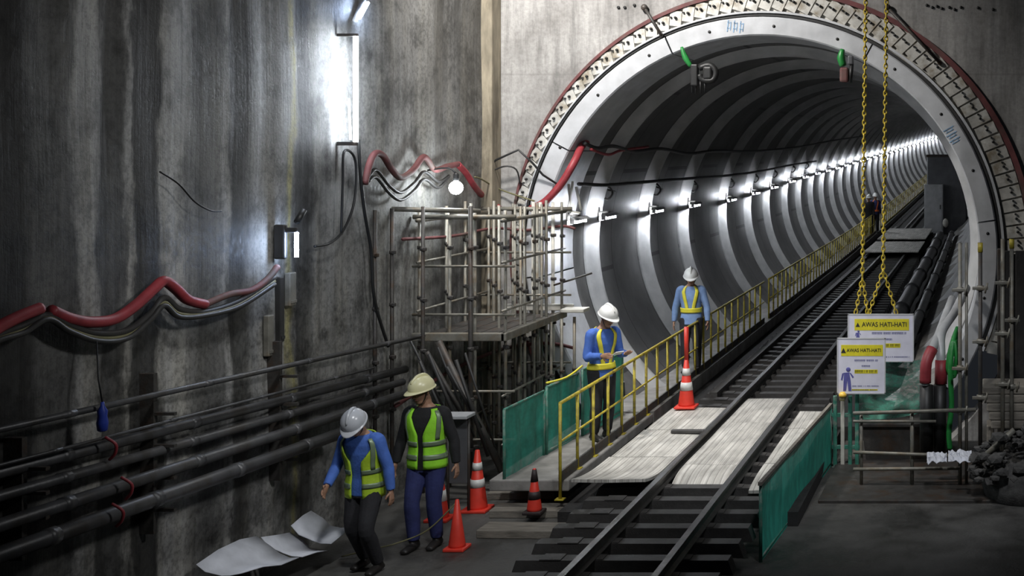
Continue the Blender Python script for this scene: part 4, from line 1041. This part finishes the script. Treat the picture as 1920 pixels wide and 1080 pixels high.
def person(label, loc, rot, sc, bend=0.05, head=(0, 0), armL=None, armR=None, legL=None, legR=None, helmet='helw', shirt='blueshirt', trousers='charcoal',
           vest=None, harness=None, hold=None, detail=True, hands='skin', gap=.28):
    root = thing('person', label, 'person', (0, 0, 0)); root.location = loc; root.rotation_euler = (0, 0, rot); root.scale = (sc, sc, sc)
    ORG[root.name] = Vector((0, 0, 0))
    vox = .008 if detail else .016
    def spine(z):
        if z <= .92: return Vector((0, 0, z)), Vector((0, 0, 1)), Vector((0, -1, 0))
        n_ = 12; p = Vector((0, 0, .92)); a = 0
        for i in range(n_):
            f = (i+.5)/n_*(z-.92)/.56; a = bend*min(1, f*1.3); p = p+Vector((0, -math.sin(a), math.cos(a)))*(z-.92)/n_
        return p, Vector((0, -math.sin(a), math.cos(a))), Vector((0, -math.cos(a), -math.sin(a)))
    def TS(z, ang, infl=0):
        c, u, f = spine(z); rx, ry, yo = sec(z); return c+Vector((1, 0, 0))*(rx+infl)*math.sin(ang)+f*((ry+infl)*math.cos(ang)-yo)
    def torso(mb, z0, z1, infl, n_=14, seg=28):
        mb.rings([[TS(z0+(z1-z0)*i/n_, 2*PI*k/seg, infl) for k in range(seg)] for i in range(n_+1)])
    sh = {}
    for s in (1, -1):
        c, u, f = spine(1.39); sh[s] = c+Vector((s*.175, 0, 0))+f*-.005
    arms = {1: armL or ((.12, .02, -1), (.05, -.2, -1)), -1: armR or ((-.12, .02, -1), (-.05, -.2, -1))}
    legs = {1: legL or ((.10, -.02, .49), (.10, .02, .09)), -1: legR or ((-.10, -.02, .49), (-.10, .02, .09))}
    J = {}
    for s in (1, -1):
        d1, d2 = Vector(arms[s][0]).normalized(), Vector(arms[s][1]).normalized()
        J[s] = (sh[s], sh[s]+d1*.29, sh[s]+d1*.29+d2*.25, d2)
    def arm(mb, s, inf, to=1.0):
        a, e, w, d = J[s]; e2 = e.lerp(w, .35); w2 = e.lerp(w, to)
        mb.tube([a+Vector((-s*.06, 0, .02)), a, a.lerp(e, .4), e, e2, w2], .05, 14, smooth=4, radii=[.05+inf, .062+inf, .052+inf, .043+inf, .043+inf, .03+inf])
    def leg(mb, s, inf, to=1.0):
        k, an = Vector(legs[s][0]), Vector(legs[s][1]); h = Vector((s*.09, 0, .88)); w2 = k.lerp(an, to)
        mb.tube([h+Vector((0, 0, .05)), h, h.lerp(k, .45), k, k.lerp(an, .35), w2], .07, 14, smooth=4, radii=[.085+inf, .092+inf, .078+inf, .057+inf, .058+inf, .042+inf])
    # head frame
    c, u, f = spine(1.50); HM = Matrix.Rotation(head[1], 3, 'Z')@Matrix.Rotation(head[0], 3, 'X')
    def H(p): return c+HM@(Vector(p))
    HC = Vector((0, -.02, .135))
    HS = [(-.118, .026, .028, -.05), (-.10, .046, .050, -.036), (-.065, .060, .076, -.014), (-.02, .070, .090, -.002), (.03, .076, .097, .004), (.075, .070, .090, .008), (.105, .045, .060, .008), (.118, .018, .024, .008)]
    mb = MB(); torso(mb, .80, 1.50, -.012)
    mb.tube([spine(1.43)[0], spine(1.50)[0], H((0, 0, .05)), H(HC+Vector((0, .01, 0)))], .055, 14, radii=[.06, .056, .054, .05])
    mb.rings([[H(HC+Vector((rx*math.sin(2*PI*k/20), yo-ry*math.cos(2*PI*k/20), z))) for k in range(20)] for z, rx, ry, yo in HS])
    mb.tube([H(HC+Vector((0, -.088, .02))), H(HC+Vector((0, -.102, -.012))), H(HC+Vector((0, -.112, -.03))), H(HC+Vector((0, -.09, -.042)))], .012, 10, radii=[.008, .012, .017, .008])
    for s in (1, -1):
        mb.ball(H(HC+Vector((s*.077, .01, -.005))), .012, 10, ry=.02, rz=.032)
        mb.tube([H(HC+Vector((s*.052, -.078, .03))), H(HC+Vector((s*.014, -.09, .028)))], .011, 8)
        arm(mb, s, -.008); leg(mb, s, -.012)
        k, an = Vector(legs[s][0]), Vector(legs[s][1])
        mb.tube([an+Vector((0, .05, -.05)), an+Vector((0, -.05, -.055)), an+Vector((s*.01, -.16, -.07))], .035, 10, radii=[.03, .036, .022])
        # hand: palm, four fingers, thumb
        a, e, w, d = J[s]
        nrm = Vector((-s, 0, 0)); nrm = (nrm-d*nrm.dot(d)).normalized(); lat = d.cross(nrm)
        if hold == s: nrm = Vector((0, .2, 1)); nrm = (nrm-d*nrm.dot(d)).normalized(); lat = d.cross(nrm)
        fw = -1 if lat.y > 0 else 1     # thumb side points forward
        lat = lat*fw
        mb.rings([[w+d*q+lat*wd*math.cos(2*PI*k/14)+nrm*th*math.sin(2*PI*k/14) for k in range(14)] for q, wd, th in ((-.02, .025, .022), (.01, .03, .02), (.04, .04, .017), (.075, .042, .015), (.095, .036, .012))])
        curl = .9 if hold == s else .45
        for i, (o_, ln) in enumerate(((.033, .066), (.011, .076), (-.011, .071), (-.032, .056))):
            b0 = w+d*.08+lat*o_; p = [b0]; ang = curl*.4
            for q in (.45, .32, .28):
                p.append(p[-1]+(d*math.cos(ang)+nrm*math.sin(ang))*ln*q); ang += curl*.6
            mb.tube(p, .0095, 8, radii=[.0105, .0100, .0092, .0078])
        b0 = w+d*.025+lat*.034; mb.tube([b0, b0+(lat*.8+d*.6).normalized()*.035+nrm*.01, b0+(lat*.6+d*.8).normalized()*.06+nrm*.025], .011, 8, radii=[.014, .012, .009])
    remesh(mb, 'body', 'skin' if hands == 'skin' else hands, root, .0055 if detail else .012, 2)
    # clothes
    mb = MB(); torso(mb, .82, 1.465, .012)
    for s in (1, -1): arm(mb, s, .012, .97)
    sh_o = remesh(mb, 'shirt', shirt, root, vox, 4)
    mb = MB()
    mb.rings([[TS(z, 2*PI*k/28, .008) for k in range(28)] for z in (.80, .86, .92, .97, 1.0)])
    for s in (1, -1): leg(mb, s, .018, .97)
    remesh(mb, 'trousers', trousers, root, vox, 4)
    for s in (1, -1):
        an = Vector(legs[s][1]); mb = MB()
        mb.tube([an+Vector((0, 0, .07)), an+Vector((0, .0, .0)), an+Vector((0, .03, -.045))], .05, 12, radii=[.048, .05, .045])
        mb.tube([an+Vector((0, .075, -.055)), an+Vector((0, .02, -.05)), an+Vector((0, -.07, -.053)), an+Vector((s*.01, -.17, -.062)), an+Vector((s*.012, -.2, -.066))], .04, 12, smooth=3, radii=[(.03, .035), (.042, .042), (.04, .045), (.03, .045), (.016, .03)])
        remesh(mb, 'boot', 'boot', root, .009, 2)
    # hair, face details, helmet
    if hands == 'skin' or True:
        mb = MB(); mb.ball(H(HC+Vector((0, .022, .02))), .079, 16, ry=.086, rz=.088, Mx=HM); mb.build('hair', 'hair', root)
        if detail:
            for s in (1, -1):
                mb = MB(); mb.ball(H(HC+Vector((s*.031, -.083, .010))), .0125, 10); ey = mb.build('eye', 'eye', root)
                mb = MB(); mb.ball(H(HC+Vector((s*.031, -.0925, .009))), .006, 8); mb.build('iris', 'iris', ey)
            mb = MB(); mb.tube([H(HC+Vector((-.026, -.082, -.066))), H(HC+Vector((0, -.0935, -.064))), H(HC+Vector((.026, -.082, -.066)))], .006, 8, smooth=3, radii=[.003, .007, .003]); mb.build('mouth', 'lip', root)
    hp = Vector((0, .002, .045))
    prof_ = []
    for i in range(9): q = i/8*PI/2; prof_.append((math.cos(q), math.sin(q)))
    mb = MB(); seg = 28
    R = [[H(HC+hp+Vector((.118*max(cr, .03)*math.sin(2*PI*k/seg), -.138*max(cr, .03)*math.cos(2*PI*k/seg), .118*sr))) for k in range(seg)] for cr, sr in prof_]
    R = [[H(HC+hp+Vector((.105*math.sin(2*PI*k/seg), -.125*math.cos(2*PI*k/seg), -.012))) for k in range(seg)]]+[[H(HC+hp+Vector((.120*math.sin(2*PI*k/seg), -.14*math.cos(2*PI*k/seg), -.012))) for k in range(seg)]]+R
    mb.rings(R); mb.tube([H(HC+hp+Vector((0, -.11, .075))), H(HC+hp+Vector((0, -.03, .121))), H(HC+hp+Vector((0, .06, .115))), H(HC+hp+Vector((0, .12, .06)))], .012, 8, smooth=3, radii=[.008, .018, .018, .008])
    hel = mb.build('helmet', helmet, root)
    mb = MB(); R = []
    for i in range(5):
        f2 = i/4; row = []
        R.append([H(HC+hp+Vector(((.118+.012*f2)*math.sin(2*PI*k/seg), -(.137+(.012+.05*max(0, math.cos(2*PI*k/seg))**2)*f2)*math.cos(2*PI*k/seg), -.004-.014*f2))) for k in range(seg)])
    R += [[p+HM@Vector((0, 0, -.006)) for p in g] for g in R[::-1]]
    mb.rings(R, False); mb.build('brim', helmet, hel)
    mb = MB(); mb.tube([H(HC+Vector((.085, .0, .03))), H(HC+Vector((.07, -.03, -.06))), H(HC+Vector((0, -.06, -.125))), H(HC+Vector((-.07, -.03, -.06))), H(HC+Vector((-.085, 0, .03)))], .005, 6, smooth=4); mb.build('chin_strap', 'black', hel)
    def patch(mb, z0, z1, a0, a1, infl, th=.012, nz_=10, na=18, fa=None):
        outer, inner_ = [], []
        for i in range(nz_+1):
            z = z0+(z1-z0)*i/nz_
            b0, b1 = (fa(z) if fa else (a0, a1))
            outer.append([TS(z, b0+(b1-b0)*k/na, infl) for k in range(na+1)]); inner_.append([TS(z, b0+(b1-b0)*k/na, infl-th) for k in range(na+1)])
        R = [o_+i_[::-1] for o_, i_ in zip(outer, inner_)]; mb.rings(R)
    if vest:
        mat, z0, bands, open_ = vest
        for s in (1, -1):
            mb = MB()
            def fa(z, s=s):
                g_ = gap*(.32 if z < 1.2 else .32+ (z-1.2)*4.0)
                return (g_, PI) if s > 0 else (-PI, -g_)
            patch(mb, z0, 1.455, 0, 0, .036, .014, 16, 20, fa); vp = mb.build('vest_front', mat, root)
            for zb_ in bands:
                mb = MB(); patch(mb, zb_-.026, zb_+.026, 0, 0, .042, .008, 3, 20, lambda z, fa=fa: fa(z)); mb.build('reflective_band', 'band', vp)
            mb = MB(); patch(mb, z0+.3, 1.44, 0, 0, .043, .008, 8, 4, lambda z, s=s: ((.95*s-.13, .95*s+.13))); mb.build('shoulder_band', 'band', vp)
    if harness:
        mat, zb_ = harness
        for s in (1, -1):
            mb = MB(); patch(mb, zb_, 1.47, 0, 0, .026, .012, 14, 3, lambda z, s=s: (s*(.28+(z-zb_)*1.0)-.16, s*(.28+(z-zb_)*1.0)+.16)); mb.build('strap', mat, root)
            mb = MB(); patch(mb, zb_, 1.47, 0, 0, .026, .012, 14, 3, lambda z, s=s: (PI-s*(.15+(z-zb_)*1.05)-.16, PI-s*(.15+(z-zb_)*1.05)+.16)); mb.build('strap', mat, root)
        mb = MB(); patch(mb, zb_-.04, zb_+.04, -PI, PI, .03, .014, 4, 36); mb.build('belt', mat, root)
    return root, J
# bowed worker in front, on the ground left of the planks
p = atZ(684, 1074, -.4)
person('person bowing their head in pale grey helmet, open yellow vest and blue shirt', (p.x, p.y, -.4), -.12, .96, .22, (.72, .1), ((.34, .12, -1), (.16, -.05, -1)), ((-.34, -.05, -1), (.1, -.75, -.6)),
       ((.12, -.16, .50), (.12, .04, .10)), ((-.11, -.05, .50), (-.10, .16, .11)), 'helg', 'blueshirt', 'charcoal', ('hivis2', .80, (.93, 1.08), True), None, None, True, 'skin', 1.0)
# lime vest worker
p = atZ(801, 1026, -.4)
person('person in cream helmet walking forward in a lime vest over black jacket', (p.x, p.y, -.4), -.05, 1.02, .06, (.22, -.45), ((.36, .10, -1), (.16, -.10, -1)), ((-.36, .08, -1), (-.18, -.18, -1)),
       ((.085, -.03, .49), (.08, .05, .09)), ((-.10, -.12, .50), (-.10, -.08, .09)), 'helc', 'blackcloth', 'navy', ('hivis', .84, (.96, 1.10), True), None, None, True, 'skin', .5)
# phone reader on the walkway
p = at(1128, 838, -1.62)
pr, J = person('person in white helmet and blue shirt reading a note on the walkway by the portal', (p.x, p.y, 0), .85, 1.0, .16, (.42, .1), ((.22, -.10, -1), (-.30, -1, .10)), ((-.22, -.02, -1), (.30, -1, .12)),
       ((.10, -.02, .49), (.10, .03, .09)), ((-.10, -.04, .49), (-.11, .0, .09)), 'helw', 'blueshirt', 'charcoal', None, ('strap', .97), 1)
w = J[1][2].lerp(J[-1][2], .5)+Vector((0, -.10, .035))
mb = MB(); mb.box((w.x-.06, w.y-.05, w.z-.004), (w.x+.06, w.y+.05, w.z+.004), rot=Matrix.Rotation(-.5, 3, 'X'))
nb = mb.build('note', 'paper', None, loc=w); Rz = Matrix.Rotation(.85, 3, 'Z'); nb.location = Vector((p.x, p.y, 0))+Rz@w; nb.rotation_euler = (0, 0, .85)
tag(nb, 'small white note held by the blue shirted person on the walkway', 'note')
# worker behind the railing
p = at(1296, 700, 3.1)
person('person in white helmet and pale blue shirt with yellow harness behind the railing', (p.x, 3.1, .03), .1, 1.0, .06, (.38, .1), ((.30, .02, -1), (.08, -.12, -1)), ((-.30, .02, -1), (-.08, -.12, -1)), None, None, 'helw', 'paleblue', 'charcoal', None, ('strap', 1.06))
# two far workers
for i, (px, py, y, lab, sh_) in enumerate(((1629, 448, 35.0, 'small distant worker in dark clothes and white helmet, left of the far pair', 'blackcloth'), (1641, 448, 36.2, 'small distant worker with orange strap and white helmet, right of the far pair', 'navy'))):
    p = at(px, py, y)
    person(lab, (p.x, y, max(.04+cz(y), 0)), .2, .97, .05, (.1, 0), None, None, None, None, 'helw', sh_, 'charcoal', None, ('strapo', 1.0) if i else None, None, False)

# ------------------------------------------------------------------ light
w = bpy.data.worlds.new('night'); SC.world = w; w.use_nodes = True
w.node_tree.nodes['Background'].inputs[0].default_value = (.55, .62, .75, 1); w.node_tree.nodes['Background'].inputs[1].default_value = .02
def lamp(kind, name, loc, tgt, energy, col=(1, 1, 1), size=.5, angle=None, blend=.5):
    d = bpy.data.lights.new(name, kind); d.energy = energy; d.color = col
    if kind == 'AREA': d.size = size
    else: d.shadow_soft_size = size
    if kind == 'SPOT': d.spot_size = angle; d.spot_blend = blend
    o = bpy.data.objects.new(name, d); COL.objects.link(o); o.location = loc
    o.rotation_euler = (Vector(tgt)-Vector(loc)).to_track_quat('-Z', 'Y').to_euler(); return o
# out-of-view shaft floods on portal wall and deck, then added fill spots
lamp('SPOT', 'unseen_flood', (-6.0, -3.8, 8.4), (-4.9, 0, 4.2), 2500, (1, .97, .93), .35, 1.75, .9)
lamp('SPOT', 'unseen_flood', (-3.0, -4.5, 8.2), (-3.35, -1.8, 0), 1150, (1, .98, .95), .3, .62, .7)
lamp('SPOT', 'unseen_flood', (-3.2, -10.5, 8.0), (-6.1, -4.9, .9), 1150, (.97, .99, 1), .4, .75, .8)  # added fill to brighten the two workers in front
lamp('SPOT', 'unseen_flood', (1.0, -9.5, 6.5), (-7.1, -5.2, 3.0), 850, (.98, .99, 1), .5, 1.15, .9)  # added fill standing in for general light on the left wall
lamp('SPOT', 'unseen_flood', (.2, -9.0, 8.0), (-1.6, -2.6, .2), 1400, (.92, .95, 1), .4, .7, .8)  # added fill to brighten the teal barrier and the right side

vs_ = SC.view_settings
vs_.view_transform = 'Standard'; vs_.look = 'None'; vs_.exposure = 0; vs_.gamma = 1; vs_.use_curve_mapping = False
SC.cycles.use_denoising = True
SC.cycles.max_bounces = 8; SC.cycles.transparent_max_bounces = 16
SC.cycles.sample_clamp_indirect = 4
